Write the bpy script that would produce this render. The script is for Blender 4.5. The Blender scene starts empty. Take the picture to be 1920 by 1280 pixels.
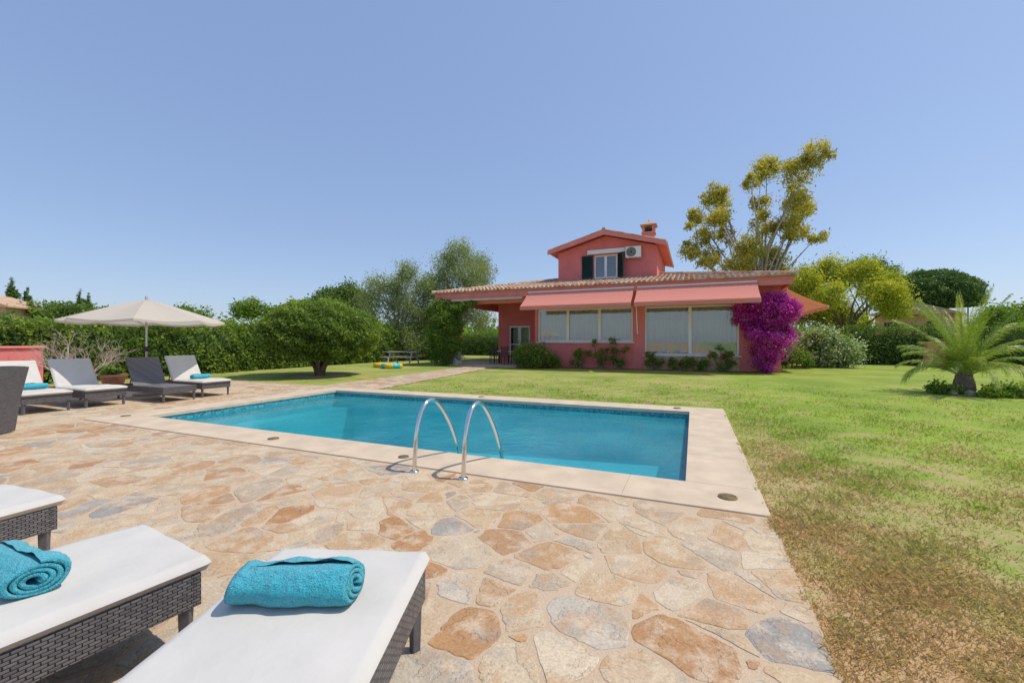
import bpy, math, random
import numpy as np
from mathutils import Vector, Matrix
random.seed(7); rng=np.random.default_rng(7)
scene=bpy.context.scene
S,C=math.sin(math.radians(23.3)),math.cos(math.radians(23.3))
def site(t,d):   # survey coordinates: tangent of bearing, distance
    return (d*(-S+C*t), d*(C+S*t))
RT=np.array([C,S,0.0]); FW=np.array([-S,C,0.0])

# ---------------- materials ----------------
class NT:
    def __init__(s,name):
        s.m=bpy.data.materials.new(name); s.m.use_nodes=True
        s.t=s.m.node_tree; s.t.nodes.clear()
        s.out=s.n('ShaderNodeOutputMaterial')
    def n(s,ty,**k):
        nd=s.t.nodes.new(ty)
        for a,b in k.items(): setattr(nd,a,b)
        return nd
    def l(s,a,b): s.t.links.new(a,b)
    def setin(s,sock,v):
        if isinstance(v,bpy.types.NodeSocket): s.l(v,sock)
        elif isinstance(v,(tuple,list)):
            v=tuple(v)
            if sock.type=='RGBA' and len(v)==3: v=v+(1,)
            sock.default_value=v
        else: sock.default_value=v
    def noise(s,vec,scale,detail=3,rough=.55):
        n=s.n('ShaderNodeTexNoise')
        if vec is not None: s.l(vec,n.inputs['Vector'])
        n.inputs['Scale'].default_value=scale; n.inputs['Detail'].default_value=detail; n.inputs['Roughness'].default_value=rough
        return n
    def ramp(s,fac,stops,interp='LINEAR'):
        r=s.n('ShaderNodeValToRGB'); e=r.color_ramp.elements; r.color_ramp.interpolation=interp
        while len(e)<len(stops): e.new(.5)
        for i,(p,c) in enumerate(stops):
            e[i].position=p; e[i].color=tuple(c)+(1,) if len(c)==3 else c
        s.l(fac,r.inputs[0]); return r.outputs[0]
    def mix(s,f,a,b,bt='MIX'):
        m=s.n('ShaderNodeMix',data_type='RGBA',blend_type=bt)
        s.setin(m.inputs[0],f); s.setin(m.inputs[6],a); s.setin(m.inputs[7],b); return m.outputs[2]
    def math(s,op,a,b=0.0,c=0.0,clamp=False):
        m=s.n('ShaderNodeMath',operation=op,use_clamp=clamp)
        s.setin(m.inputs[0],a); s.setin(m.inputs[1],b); s.setin(m.inputs[2],c); return m.outputs[0]
    def mrange(s,v,a,b,c=0.0,d=1.0):
        m=s.n('ShaderNodeMapRange'); s.l(v,m.inputs[0])
        for i,x in enumerate((a,b,c,d)): m.inputs[i+1].default_value=x
        return m.outputs[0]
    def pos(s): return s.n('ShaderNodeNewGeometry').outputs['Position']
    def obj(s): return s.n('ShaderNodeTexCoord').outputs['Object']
    def bump(s,h,dist=.01,strength=1.0):
        b=s.n('ShaderNodeBump'); b.inputs['Distance'].default_value=dist; b.inputs['Strength'].default_value=strength
        s.l(h,b.inputs['Height']); return b.outputs[0]
    def pbr(s,col,rough=.6,normal=None,metal=0.0,spec=.5,sheen=0.0):
        p=s.n('ShaderNodeBsdfPrincipled'); s.setin(p.inputs['Base Color'],col); s.setin(p.inputs['Roughness'],rough)
        p.inputs['Metallic'].default_value=metal; p.inputs['Specular IOR Level'].default_value=spec
        if sheen: p.inputs['Sheen Weight'].default_value=sheen
        if normal is not None: s.l(normal,p.inputs['Normal'])
        return p.outputs[0]
    def done(s,sh): s.l(sh,s.out.inputs[0]); return s.m

def plain(name,col,rough=.6,var=.15,scale=6,bump=.002,metal=0,bscale=60,spec=.4):
    m=NT(name); o=m.obj(); n=m.noise(o,scale,4)
    dark=tuple(c*(1-var) for c in col); lite=tuple(min(1,c*(1+var)) for c in col)
    c=m.ramp(n.outputs['Fac'],[(.3,dark),(.7,lite)])
    nb=m.noise(o,bscale,3)
    return m.done(m.pbr(c,rough,m.bump(nb.outputs['Fac'],bump) if bump else None,metal,spec))

def leafmat(name,dark,mid,light,trans=.35,rough=.55,tc=(1.5,1.5,.6)):
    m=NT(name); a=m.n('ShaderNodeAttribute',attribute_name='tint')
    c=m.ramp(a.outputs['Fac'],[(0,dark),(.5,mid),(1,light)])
    p=m.pbr(c,rough,spec=.3); t=m.n('ShaderNodeBsdfTranslucent')
    c2=m.mix(1.0,c,tc,'MULTIPLY'); m.l(c2,t.inputs[0])
    x=m.n('ShaderNodeMixShader'); x.inputs[0].default_value=trans; m.l(p,x.inputs[1]); m.l(t.outputs[0],x.inputs[2])
    return m.done(x.outputs[0])

def mat_paving():
    m=NT('quarry_stone'); p=m.pos(); a=m.n('ShaderNodeAttribute',attribute_name='tint')
    w=m.n('ShaderNodeTexWhiteNoise',noise_dimensions='1D'); m.l(a.outputs['Fac'],w.inputs['W'])
    c=m.ramp(a.outputs['Fac'],[(0,(.44,.23,.10)),(.12,(.57,.41,.24)),(.24,(.64,.51,.34)),(.38,(.48,.39,.28)),(.46,(.52,.30,.14)),(.58,(.65,.53,.37)),(.70,(.56,.42,.27)),(.78,(.42,.20,.08)),(.84,(.60,.47,.31)),(.93,(.33,.31,.28)),(1,(.66,.56,.42))])
    of=m.n('ShaderNodeVectorMath',operation='SCALE'); m.l(w.outputs['Color'],of.inputs[0]); of.inputs['Scale'].default_value=37
    ad=m.n('ShaderNodeVectorMath',operation='ADD'); m.l(p,ad.inputs[0]); m.l(of.outputs[0],ad.inputs[1]); q=ad.outputs[0]
    n1=m.noise(q,4.5,6,.64); c=m.mix(m.math('MULTIPLY',m.mrange(n1.outputs['Fac'],.48,.64),.6),c,(.48,.27,.12))
    n2=m.noise(q,6,6,.66); c=m.mix(m.math('MULTIPLY',m.mrange(n2.outputs['Fac'],.48,.62),.65),c,(.68,.55,.39))
    n4=m.noise(q,3.1,5,.6); c=m.mix(m.math('MULTIPLY',m.mrange(n4.outputs['Fac'],.56,.68),.5),c,(.34,.31,.27))
    n3=m.noise(p,70,4,.7); c=m.mix(.75,c,m.ramp(n3.outputs['Fac'],[(.25,(.60,.60,.60)),(.75,(1.25,1.25,1.25))]),'MULTIPLY')
    h=m.math('ADD',m.math('MULTIPLY',n2.outputs['Fac'],.8),m.math('MULTIPLY',n3.outputs['Fac'],.25))
    h=m.math('ADD',h,m.math('MULTIPLY',m.mrange(n1.outputs['Fac'],.50,.53),.3))
    return m.done(m.pbr(c,m.mrange(n1.outputs['Fac'],.3,.7,.5,.85),m.bump(h,.013,.85),spec=.35))
def mat_grout():
    m=NT('paving_grout'); p=m.pos(); n=m.noise(p,3,4); n3=m.noise(p,80,4,.7)
    c=m.mix(n.outputs['Fac'],(.50,.37,.24),(.66,.51,.36)); c=m.mix(.6,c,m.ramp(n3.outputs['Fac'],[(.25,(.66,.66,.66)),(.75,(1.2,1.2,1.2))]),'MULTIPLY')
    return m.done(m.pbr(c,.9,m.bump(n3.outputs['Fac'],.005),spec=.2))

def mat_grass(name,blade):
    m=NT(name); ge=m.n('ShaderNodeNewGeometry'); p=ge.outputs['Position']; a=m.n('ShaderNodeAttribute',attribute_name='tint')
    sx=m.n('ShaderNodeSeparateXYZ'); m.l(p,sx.inputs[0])
    fl=m.n('ShaderNodeCombineXYZ'); m.l(sx.outputs[0],fl.inputs[0]); m.l(sx.outputs[1],fl.inputs[1]); p2=fl.outputs[0]
    near=m.mrange(sx.outputs[1],8.5,2.5)
    nearx=m.mrange(sx.outputs[0],6.5,.5)
    big=m.noise(p2,.45,4,.6); mid=m.noise(p2,2.4,6,.7); fine=m.noise(p2,18,4,.65)
    d=m.math('ADD',m.math('MULTIPLY',big.outputs['Fac'],.5),m.math('MULTIPLY',mid.outputs['Fac'],.9))
    d=m.math('SUBTRACT',d,.12)
    d=m.math('ADD',d,m.math('MULTIPLY',m.math('MULTIPLY',near,nearx),.33))
    strip=m.math('MULTIPLY',m.mrange(sx.outputs[0],1.6,.5),.08); d=m.math('ADD',d,strip)
    dry=m.mrange(d,.58,.82)
    g=m.mix(fine.outputs['Fac'],(.14,.21,.035),(.24,.32,.06))
    g=m.mix(m.mrange(big.outputs['Fac'],.38,.62),g,m.mix(fine.outputs['Fac'],(.20,.29,.032),(.32,.42,.065)))
    dr=m.mix(fine.outputs['Fac'],(.32,.245,.12),(.50,.41,.23))
    c=m.mix(m.math('MULTIPLY',dry,.9),g,dr)
    soil=m.mrange(d,.84,.95); c=m.mix(m.math('MULTIPLY',soil,.8 if not blade else .35),c,(.48,.31,.20))
    c=m.mix(1.0,c,m.ramp(a.outputs['Fac'],[(0,(.8,.8,.8)),(1,(1.35,1.3,1.1))]),'MULTIPLY')
    if blade:
        s_=m.pbr(c,.7,spec=.15); t=m.n('ShaderNodeBsdfTranslucent'); m.l(m.mix(1.0,c,(1.5,1.5,1.0),'MULTIPLY'),t.inputs[0])
        x=m.n('ShaderNodeMixShader'); x.inputs[0].default_value=.42; m.l(s_,x.inputs[1]); m.l(t.outputs[0],x.inputs[2]); return m.done(x.outputs[0])
    return m.done(m.pbr(c,.85,m.bump(fine.outputs['Fac'],.015,.7),spec=.1))

def mat_stucco(name,col):
    m=NT(name); p=m.pos(); n=m.noise(p,1.3,5,.6); n2=m.noise(p,45,3)
    mp=m.n('ShaderNodeMapping'); m.l(p,mp.inputs[0]); mp.inputs['Scale'].default_value=(3,3,.4); st=m.noise(mp.outputs[0],1.5,4)
    c=m.ramp(n.outputs['Fac'],[(.3,tuple(x*.87 for x in col)),(.7,tuple(x*1.08 for x in col))])
    c=m.mix(m.mrange(st.outputs['Fac'],.5,.75,0,.3),c,tuple(x*.78 for x in col))
    return m.done(m.pbr(c,.85,m.bump(n2.outputs['Fac'],.006),spec=.2))

def mat_tile():
    m=NT('roof_tile'); p=m.pos(); a=m.n('ShaderNodeAttribute',attribute_name='tint')
    n=m.noise(p,2.5,5,.7)
    c=m.ramp(a.outputs['Fac'],[(0,(.36,.19,.12)),(.35,(.52,.30,.19)),(.65,(.60,.42,.29)),(1,(.46,.39,.30))])
    c=m.mix(m.mrange(n.outputs['Fac'],.5,.7,0,.6),c,(.36,.30,.24))
    return m.done(m.pbr(c,.85,m.bump(m.noise(p,30).outputs['Fac'],.008),spec=.2))

def mat_weave():
    m=NT('woven_rattan'); o=m.obj(); s=m.n('ShaderNodeSeparateXYZ'); m.l(o,s.inputs[0])
    u=m.math('ADD',s.outputs[0],s.outputs[1]); cb=m.n('ShaderNodeCombineXYZ'); m.l(u,cb.inputs[0]); m.l(s.outputs[2],cb.inputs[1])
    b=m.n('ShaderNodeTexBrick',offset=.5); m.l(cb.outputs[0],b.inputs['Vector'])
    b.inputs['Scale'].default_value=1; b.inputs['Brick Width'].default_value=.034; b.inputs['Row Height'].default_value=.013; b.inputs['Mortar Size'].default_value=.0028; b.inputs['Mortar Smooth'].default_value=1
    b.inputs['Color1'].default_value=(.12,.11,.115,1); b.inputs['Color2'].default_value=(.20,.19,.19,1); b.inputs['Mortar'].default_value=(.014,.014,.014,1)
    h=m.math('SUBTRACT',1.0,b.outputs['Fac'])
    return m.done(m.pbr(b.outputs['Color'],.45,m.bump(h,.006),spec=.5))

def mat_towel():
    m=NT('towel_terry'); o=m.obj(); n=m.noise(o,240,2); n2=m.noise(o,26,4)
    c=m.mix(m.mrange(n.outputs['Fac'],.3,.7),(.01,.34,.47),(.10,.76,.88)); c=m.mix(m.math('MULTIPLY',n2.outputs['Fac'],.4),c,(.05,.58,.72))
    h=m.math('ADD',n.outputs['Fac'],m.math('MULTIPLY',n2.outputs['Fac'],3.0))
    return m.done(m.pbr(c,.95,m.bump(h,.016),spec=.1,sheen=.3))

def mat_water():
    m=NT('pool_water'); p=m.pos()
    n=m.noise(p,2.2,3,.5); n2=m.noise(p,8,3)
    h=m.math('ADD',n.outputs['Fac'],m.math('MULTIPLY',n2.outputs['Fac'],.4)); bm=m.bump(h,.022,.7)
    t=m.n('ShaderNodeBsdfTransparent'); t.inputs[0].default_value=(.78,.97,.98,1)
    df=m.n('ShaderNodeBsdfDiffuse'); big=m.noise(p,.6,3); m.l(m.mix(m.mrange(big.outputs['Fac'],.35,.65),(.03,.40,.52),(.10,.60,.68)),df.inputs[0])   # suspended light scattered back by the water
    x0=m.n('ShaderNodeMixShader'); x0.inputs[0].default_value=.36; m.l(t.outputs[0],x0.inputs[1]); m.l(df.outputs[0],x0.inputs[2])
    g=m.n('ShaderNodeBsdfGlossy'); g.inputs['Roughness'].default_value=.03; m.l(bm,g.inputs['Normal'])
    f=m.n('ShaderNodeFresnel'); f.inputs[0].default_value=1.33; m.l(bm,f.inputs['Normal'])
    x=m.n('ShaderNodeMixShader'); m.l(m.math('MULTIPLY',f.outputs[0],.75),x.inputs[0]); m.l(x0.outputs[0],x.inputs[1]); m.l(g.outputs[0],x.inputs[2])
    return m.done(x.outputs[0])

def mat_glass():
    m=NT('window_glass'); t=m.n('ShaderNodeBsdfTransparent'); t.inputs[0].default_value=(.9,.94,.92,1)
    g=m.n('ShaderNodeBsdfGlossy'); g.inputs['Roughness'].default_value=.01
    f=m.n('ShaderNodeFresnel'); f.inputs[0].default_value=1.6
    x=m.n('ShaderNodeMixShader'); m.l(m.math('MULTIPLY_ADD',f.outputs[0],1.0,.18),x.inputs[0]); m.l(t.outputs[0],x.inputs[1]); m.l(g.outputs[0],x.inputs[2])
    return m.done(x.outputs[0])

def mat_basin(name,c1,c2,scale):
    m=NT(name); p=m.pos(); n=m.noise(p,.5,3); 
    mp=m.n('ShaderNodeVectorMath',operation='SCALE'); m.l(p,mp.inputs[0]); mp.inputs['Scale'].default_value=scale
    fl=m.n('ShaderNodeVectorMath',operation='FLOOR'); m.l(mp.outputs[0],fl.inputs[0])
    w=m.n('ShaderNodeTexWhiteNoise'); m.l(fl.outputs[0],w.inputs[0])
    c=m.mix(w.outputs['Value'],c1,c2); c=m.mix(m.math('MULTIPLY',n.outputs['Fac'],.35),c,tuple(x*1.3 for x in c2))
    return m.done(m.pbr(c,.35,spec=.4))

M={}
M['paving']=mat_paving(); M['grout']=mat_grout(); M['grass']=mat_grass('lawn_turf',False); M['blade']=mat_grass('grass_blade',True)
M['red']=mat_stucco('red_stucco',(.76,.225,.21)); M['redtrim']=mat_stucco('red_trim',(.78,.26,.23))
M['tile']=mat_tile(); M['weave']=mat_weave(); M['towel']=mat_towel(); M['water']=mat_water(); M['glass']=mat_glass()
M['basin']=mat_basin('pool_mosaic',(.06,.44,.54),(.11,.57,.65),40); M['band']=mat_basin('waterline_mosaic',(.01,.09,.12),(.10,.38,.42),30)
M['coping']=plain('coping_stone',(.61,.48,.34),.75,.12,3,.003,bscale=90)
M['white']=plain('white_paint',(.82,.82,.80),.4,.04,4,0)
M['cushion']=plain('cushion_fabric',(.59,.56,.51),.9,.05,4,.005,bscale=9)
M['rattan']=plain('rattan_leg',(.13,.12,.125),.5,.2,40,.002,bscale=200)
M['chrome']=plain('stainless_steel',(.75,.74,.72),.14,.05,10,0,metal=1)
M['brass']=plain('aged_brass',(.30,.22,.10),.45,.3,20,.002,metal=.7)
M['alu']=plain('aluminium_pole',(.5,.5,.5),.35,.1,10,0,metal=.8)
M['stonebase']=plain('tan_stone',(.56,.40,.25),.8,.25,6,.006,bscale=20)
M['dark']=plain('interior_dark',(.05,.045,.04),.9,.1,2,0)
M['inner']=plain('interior_wall',(.45,.4,.36),.9,.1,2,0)
M['green']=plain('green_shutter_paint',(.012,.04,.035),.45,.2,5,0)
M['bark']=plain('bark',(.20,.145,.10),.9,.35,8,.02,bscale=18)
M['palebark']=plain('pale_bark',(.45,.37,.29),.85,.3,5,.012,bscale=15)
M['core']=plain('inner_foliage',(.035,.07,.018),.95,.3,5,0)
M['terracotta']=plain('terracotta',(.60,.27,.15),.8,.15,8,.002)
M['rock']=plain('rock',(.36,.31,.26),.9,.3,8,.02,bscale=14)
M['wood']=plain('weathered_wood',(.42,.40,.37),.85,.25,8,.004)
M['yellow']=plain('yellow_vinyl',(.80,.52,.03),.3,.05,4,0)
M['turq']=plain('turquoise_vinyl',(.04,.50,.60),.3,.05,4,0)
M['ochre']=plain('ochre_wall',(.62,.35,.17),.9,.15,1,0)
M['pinkw']=plain('pale_pink_wall',(.60,.38,.31),.9,.1,1,0)
def cloth(name,col,tr=.25):
    m=NT(name); n=m.noise(m.obj(),3,3); c=m.mix(n.outputs['Fac'],tuple(x*.93 for x in col),col)
    p=m.pbr(c,.9,spec=.1); t=m.n('ShaderNodeBsdfTranslucent'); m.l(c,t.inputs[0])
    x=m.n('ShaderNodeMixShader'); x.inputs[0].default_value=tr; m.l(p,x.inputs[1]); m.l(t.outputs[0],x.inputs[2]); return m.done(x.outputs[0])
M['canvas']=cloth('parasol_canvas',(.74,.68,.59),.42)
M['awn']=cloth('coral_awning_cloth',(.86,.34,.27),.25)
M['awn2']=cloth('terracotta_awning_cloth',(.72,.28,.15),.3)
M['curtain']=cloth('curtain_cloth',(.86,.90,.86),.3)
M['L_dark']=leafmat('leaf_dark',(.045,.085,.018),(.105,.175,.035),(.22,.32,.065))
M['L_hedge']=leafmat('leaf_hedge',(.06,.10,.016),(.15,.235,.038),(.33,.43,.085))
M['L_euc']=leafmat('leaf_eucalyptus',(.23,.23,.045),(.46,.43,.085),(.74,.65,.17),.42,tc=(1.4,1.3,.6))
M['L_yel']=leafmat('leaf_yellow_green',(.16,.22,.025),(.40,.44,.05),(.70,.62,.08))
M['L_pep']=leafmat('leaf_pepper',(.14,.19,.07),(.28,.34,.15),(.43,.48,.25))
M['L_pine']=leafmat('leaf_pine',(.035,.08,.018),(.09,.17,.037),(.18,.28,.065),.15)
M['L_mid']=leafmat('leaf_mid',(.06,.125,.018),(.15,.25,.037),(.30,.42,.075))
M['L_boug']=leafmat('bougainvillea_bract',(.24,.006,.15),(.62,.03,.42),(.92,.16,.74),.35,tc=(1.3,1.5,1.3))
M['L_white']=leafmat('white_blossom',(.5,.5,.42),(.75,.75,.66),(.85,.84,.78),.2)
M['L_red']=leafmat('red_blossom',(.5,.03,.03),(.7,.08,.06),(.8,.2,.18),.2)
M['L_palm']=leafmat('palm_leaflet',(.07,.13,.02),(.23,.33,.06),(.50,.54,.16),.3,.4)

# ---------------- mesh builder ----------------
class MB:
    def __init__(s): s.v=[]; s.f=[]; s.mi=[]; s.ti=[]
    def add(s,vs,fs,mi=0,ti=0.5):
        o=len(s.v); s.v+= [tuple(v) for v in vs]; s.f+=[tuple(i+o for i in f) for f in fs]; s.mi+=[mi]*len(fs); s.ti+=[ti]*len(fs); return s
    def box(s,x0,x1,y0,y1,z0,z1,mi=0,ti=.5):
        v=[(x0,y0,z0),(x1,y0,z0),(x1,y1,z0),(x0,y1,z0),(x0,y0,z1),(x1,y0,z1),(x1,y1,z1),(x0,y1,z1)]
        return s.add(v,[(0,3,2,1),(4,5,6,7),(0,1,5,4),(1,2,6,5),(2,3,7,6),(3,0,4,7)],mi,ti)
    def tube(s,pts,rad,seg=8,mi=0,ti=.5,cap=True):
        pts=[Vector(p) for p in pts]; n=len(pts)
        if not isinstance(rad,(list,tuple)): rad=[rad]*n
        vs=[];fs=[]; up=None
        for i,p in enumerate(pts):
            d=(pts[min(i+1,n-1)]-pts[max(i-1,0)]).normalized()
            if up is None: up=Vector((0,0,1)) if abs(d.z)<.9 else Vector((1,0,0))
            a=(up-d*up.dot(d))
            if a.length<1e-4: a=Vector((0,1,0)).cross(d)
            a.normalize(); b=d.cross(a); up=a
            for k in range(seg):
                t=2*math.pi*k/seg; vs.append(p+a*math.cos(t)*rad[i]+b*math.sin(t)*rad[i])
        for i in range(n-1):
            for k in range(seg):
                k2=(k+1)%seg; fs.append((i*seg+k,i*seg+k2,(i+1)*seg+k2,(i+1)*seg+k))
        if cap: fs.append(tuple(range(seg-1,-1,-1))); fs.append(tuple(range((n-1)*seg,n*seg)))
        return s.add(vs,fs,mi,ti)
    def prism(s,poly,y0,y1,mi=0):   # polygon in XZ
        n=len(poly); v=[(x,y0,z) for x,z in poly]+[(x,y1,z) for x,z in poly]
        f=[tuple(range(n)),tuple(range(2*n-1,n-1,-1))]+[(i,i+n,(i+1)%n+n,(i+1)%n) for i in range(n)]
        return s.add(v,f,mi)
    def lathe(s,prof,seg=24,mi=0,c=(0,0)):
        vs=[(c[0]+r*math.cos(2*math.pi*k/seg),c[1]+r*math.sin(2*math.pi*k/seg),z) for r,z in prof for k in range(seg)]
        fs=[(i*seg+k,i*seg+(k+1)%seg,(i+1)*seg+(k+1)%seg,(i+1)*seg+k) for i in range(len(prof)-1) for k in range(seg)]
        return s.add(vs,fs,mi)
    def obj(s,name,mats,parent=None,loc=(0,0,0),rot=(0,0,0),smooth=False,bevel=0,**props):
        me=bpy.data.meshes.new(name); me.from_pydata(s.v,[],s.f)
        for m in (mats if isinstance(mats,(list,tuple)) else [mats]): me.materials.append(m)
        me.polygons.foreach_set('material_index',s.mi)
        a=me.attributes.new('tint','FLOAT','FACE'); a.data.foreach_set('value',s.ti)
        if smooth: me.polygons.foreach_set('use_smooth',[True]*len(s.f))
        me.update(); return link(name,me,parent,loc,rot,bevel,**props)
def link(name,me,parent=None,loc=(0,0,0),rot=(0,0,0),bevel=0,**props):
    o=bpy.data.objects.new(name,me); scene.collection.objects.link(o); o.location=loc; o.rotation_euler=rot
    if parent: o.parent=parent
    if bevel:
        b=o.modifiers.new('Bevel','BEVEL'); b.width=bevel; b.segments=3; b.limit_method='ANGLE'
    for k,v in props.items(): o[k]=v
    return o
def thing(name,label,cat,loc=(0,0,0),rot=0,**k):
    o=bpy.data.objects.new(name,None); scene.collection.objects.link(o); o.location=loc; o.rotation_euler=(0,0,rot); o.empty_display_size=.2
    o['label']=label; o['category']=cat
    for a,b in k.items(): o[a]=b
    return o

def quads(name,V,tint,mats,parent=None,loc=(0,0,0),mi=None,extra=None,**props):
    n=len(V)//4; tint=np.clip(np.asarray(tint,dtype=np.float32),0,1)
    me=bpy.data.meshes.new(name)
    V=np.asarray(V,dtype=np.float32); F=np.arange(4*n,dtype=np.int32); nf=n
    starts=np.arange(0,4*n,4,dtype=np.int32)
    if mi is None: mi=np.zeros(n,dtype=np.int32)
    if extra is not None: # MB appended (quads only)
        ev=np.array(extra.v,dtype=np.float32); ef=np.array(extra.f,dtype=np.int32)+4*n
        V=np.concatenate([V,ev]); F=np.concatenate([F,ef.ravel()]); nf=n+len(ef)
        starts=np.arange(0,4*nf,4,dtype=np.int32); tint=np.concatenate([tint,np.zeros(len(ef),np.float32)]); mi=np.concatenate([mi,np.array(extra.mi,dtype=np.int32)])
    me.vertices.add(len(V)); me.vertices.foreach_set('co',V.ravel())
    me.loops.add(len(F)); me.loops.foreach_set('vertex_index',F)
    me.polygons.add(nf); me.polygons.foreach_set('loop_start',starts)
    for m in (mats if isinstance(mats,(list,tuple)) else [mats]): me.materials.append(m)
    me.polygons.foreach_set('material_index',np.asarray(mi,dtype=np.int32))
    a=me.attributes.new('tint','FLOAT','FACE'); a.data.foreach_set('value',tint)
    me.update(calc_edges=True); me.validate()
    return link(name,me,parent,loc,**props)

def unit(n):
    v=rng.normal(size=(n,3)); return v/np.linalg.norm(v,axis=1,keepdims=True)
def leafV(P,size,aspect=.5,hang=0.0,var=.35):
    n=len(P); a=unit(n); a[:,2]-=hang; a/=np.linalg.norm(a,axis=1,keepdims=True)
    b=np.cross(a,unit(n)); b/=np.linalg.norm(b,axis=1,keepdims=True)+1e-9
    l=size*(1+var*rng.normal(size=(n,1))).clip(.4,2)*.5; w=l*aspect
    V=np.stack([P-a*l,P+b*w-a*l*.1,P+a*l,P-b*w-a*l*.1],axis=1); return V.reshape(-1,3)
def crown(ells,n,nsub=14,sig=.25,hang=0):
    ells=np.array(ells,dtype=float); w=(ells[:,3]*ells[:,4]*ells[:,5])**(2/3); w/=w.sum()
    P=[];T=[]
    for e,k in zip(ells,w):
        subs=unit(nsub)*(rng.uniform(.3,1.0,size=(nsub,1))**.6); cnt=max(1,int(n*k/nsub)); rm=(e[3]*e[4]*e[5])**(1/3)
        for s in subs:
            c=e[:3]+s*e[3:6]; tt=rng.uniform(.1,.9); m=int(cnt*rng.uniform(.5,1.5))+1
            sg=sig*rm*rng.uniform(.6,1.3)
            p=c+rng.normal(size=(m,3))*sg*np.array([1,1,.9]); 
            if hang: p[:,2]-=np.abs(rng.normal(size=m))*hang
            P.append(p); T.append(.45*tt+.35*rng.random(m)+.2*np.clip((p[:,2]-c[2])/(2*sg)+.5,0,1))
    return np.concatenate(P),np.concatenate(T)
def dome(c,r,n,depth=.07,amp=.05,zmin=None,f=3.0):
    """leaf positions on a rounded crown"""
    u=unit(n); b=amp*(np.sin(u[:,0]*f*2+1)*np.sin(u[:,1]*f*2.3)+.6*np.sin(u[:,2]*f*3+u[:,0]*f*3)+.5*np.sin(u[:,1]*f*5+u[:,2]*f*4)+.6*np.sin(u[:,0]*f*6+u[:,2]*f*5)*np.sin(u[:,1]*f*6))
    rr=1+b-np.abs(rng.normal(size=n))*depth+ (rng.random(n)<.1)*rng.random(n)*.09
    P=np.array(c)+u*np.array(r)*rr[:,None]
    if zmin is not None: lo=P[:,2]<zmin; P[lo,2]=zmin+np.abs(rng.normal(size=lo.sum()))*.12
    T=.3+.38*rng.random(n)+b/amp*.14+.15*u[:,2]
    return P,T
def limbs(base,targets,r0,mat,parent,seg=7,fork=.3,name='trunk',sub=0):
    mb=MB(); b=Vector(base); top=Vector((0,0,0))
    for t in targets: top+=Vector(t)
    top/=len(targets); fk=b.lerp(Vector((b.x*.7+top.x*.3,b.y*.7+top.y*.3,top.z)),fork)
    mb.tube([b-Vector((0,0,.15)),b.lerp(fk,.5)+Vector((r0*.3,r0*.2,0)),fk],[r0*1.3,r0,r0*.85],seg)
    for t in targets:
        t=Vector(t); j=Vector((random.uniform(-1,1),random.uniform(-1,1),0))*(t-fk).length*.06
        q0=Vector((fk.x+(t.x-fk.x)*.35,fk.y+(t.y-fk.y)*.35,fk.z+(t.z-fk.z)*.5))
        mb.tube([fk-(fk-b).normalized()*r0*.5,q0+j,t],[r0*.55,r0*.32,r0*.07],6)
        for k in range(sub):
            q=q0.lerp(t,random.uniform(.3,.9)); mb.tube([q,q+Vector((random.uniform(-1,1),random.uniform(-1,1),random.uniform(.3,1.3)))*r0*4],[r0*.16,r0*.04],5)
    return mb.obj(name,mat,parent,smooth=True)

def tree(name,label,cat,xy,scale_d,pxbase,clumps,n,leaf,mat,barkm,r0,nsub=10,sig=.3,aspect=.5,hang=0,depth=1.0,fork=.3,sub=1,group=None):
    """clumps: list of (x,y,rx,rz) as survey elevations; converted to metres at the tree's own distance"""
    t=thing(name,label,cat,(xy[0],xy[1],0)); k=scale_d/790
    if group: t['group']=group
    E=[]
    span=max(abs(c[0]-pxbase) for c in clumps)*k
    for (px,py,rx,rz) in clumps:
        lat=(px-pxbase)*k; dep=rng.uniform(-1,1)*depth*max(.2,math.sqrt(max(0,1-(lat/(span*1.2+.01))**2)))
        p=RT*lat+FW*dep; E.append((p[0],p[1],1.35+(640-py)*k,rx*k,rx*k,rz*k))
    P,T=crown(E,n,nsub,sig,hang)
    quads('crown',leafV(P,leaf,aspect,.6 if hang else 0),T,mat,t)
    limbs((0,0,0),[(e[0],e[1],e[2]) for e in E],r0,barkm,t,fork=fork,sub=sub)
    return t

def bush(name,label,cat,loc,ells,n,leaf,mats,mixf=None,nsub=14,sig=.28,stems=True,aspect=.55,**k):
    t=thing(name,label,cat,loc,**k); P,T=crown(ells,n,nsub,sig); P[:,2]=np.abs(P[:,2])
    mats=mats if isinstance(mats,list) else [mats]
    mi=None
    if mixf: mi=(rng.random(len(P))<mixf).astype(np.int32)
    quads('foliage',leafV(P,leaf,aspect),T,mats,t,mi=mi)
    if stems:
        mb=MB()
        for e in ells: mb.tube([(e[0]*.2,e[1]*.2,-.05),(e[0]*.6,e[1]*.6,e[2]*.5),(e[0],e[1],e[2])],[.03,.02,.008],5)
        mb.obj('stem',M['bark'],t)
    return t

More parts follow.
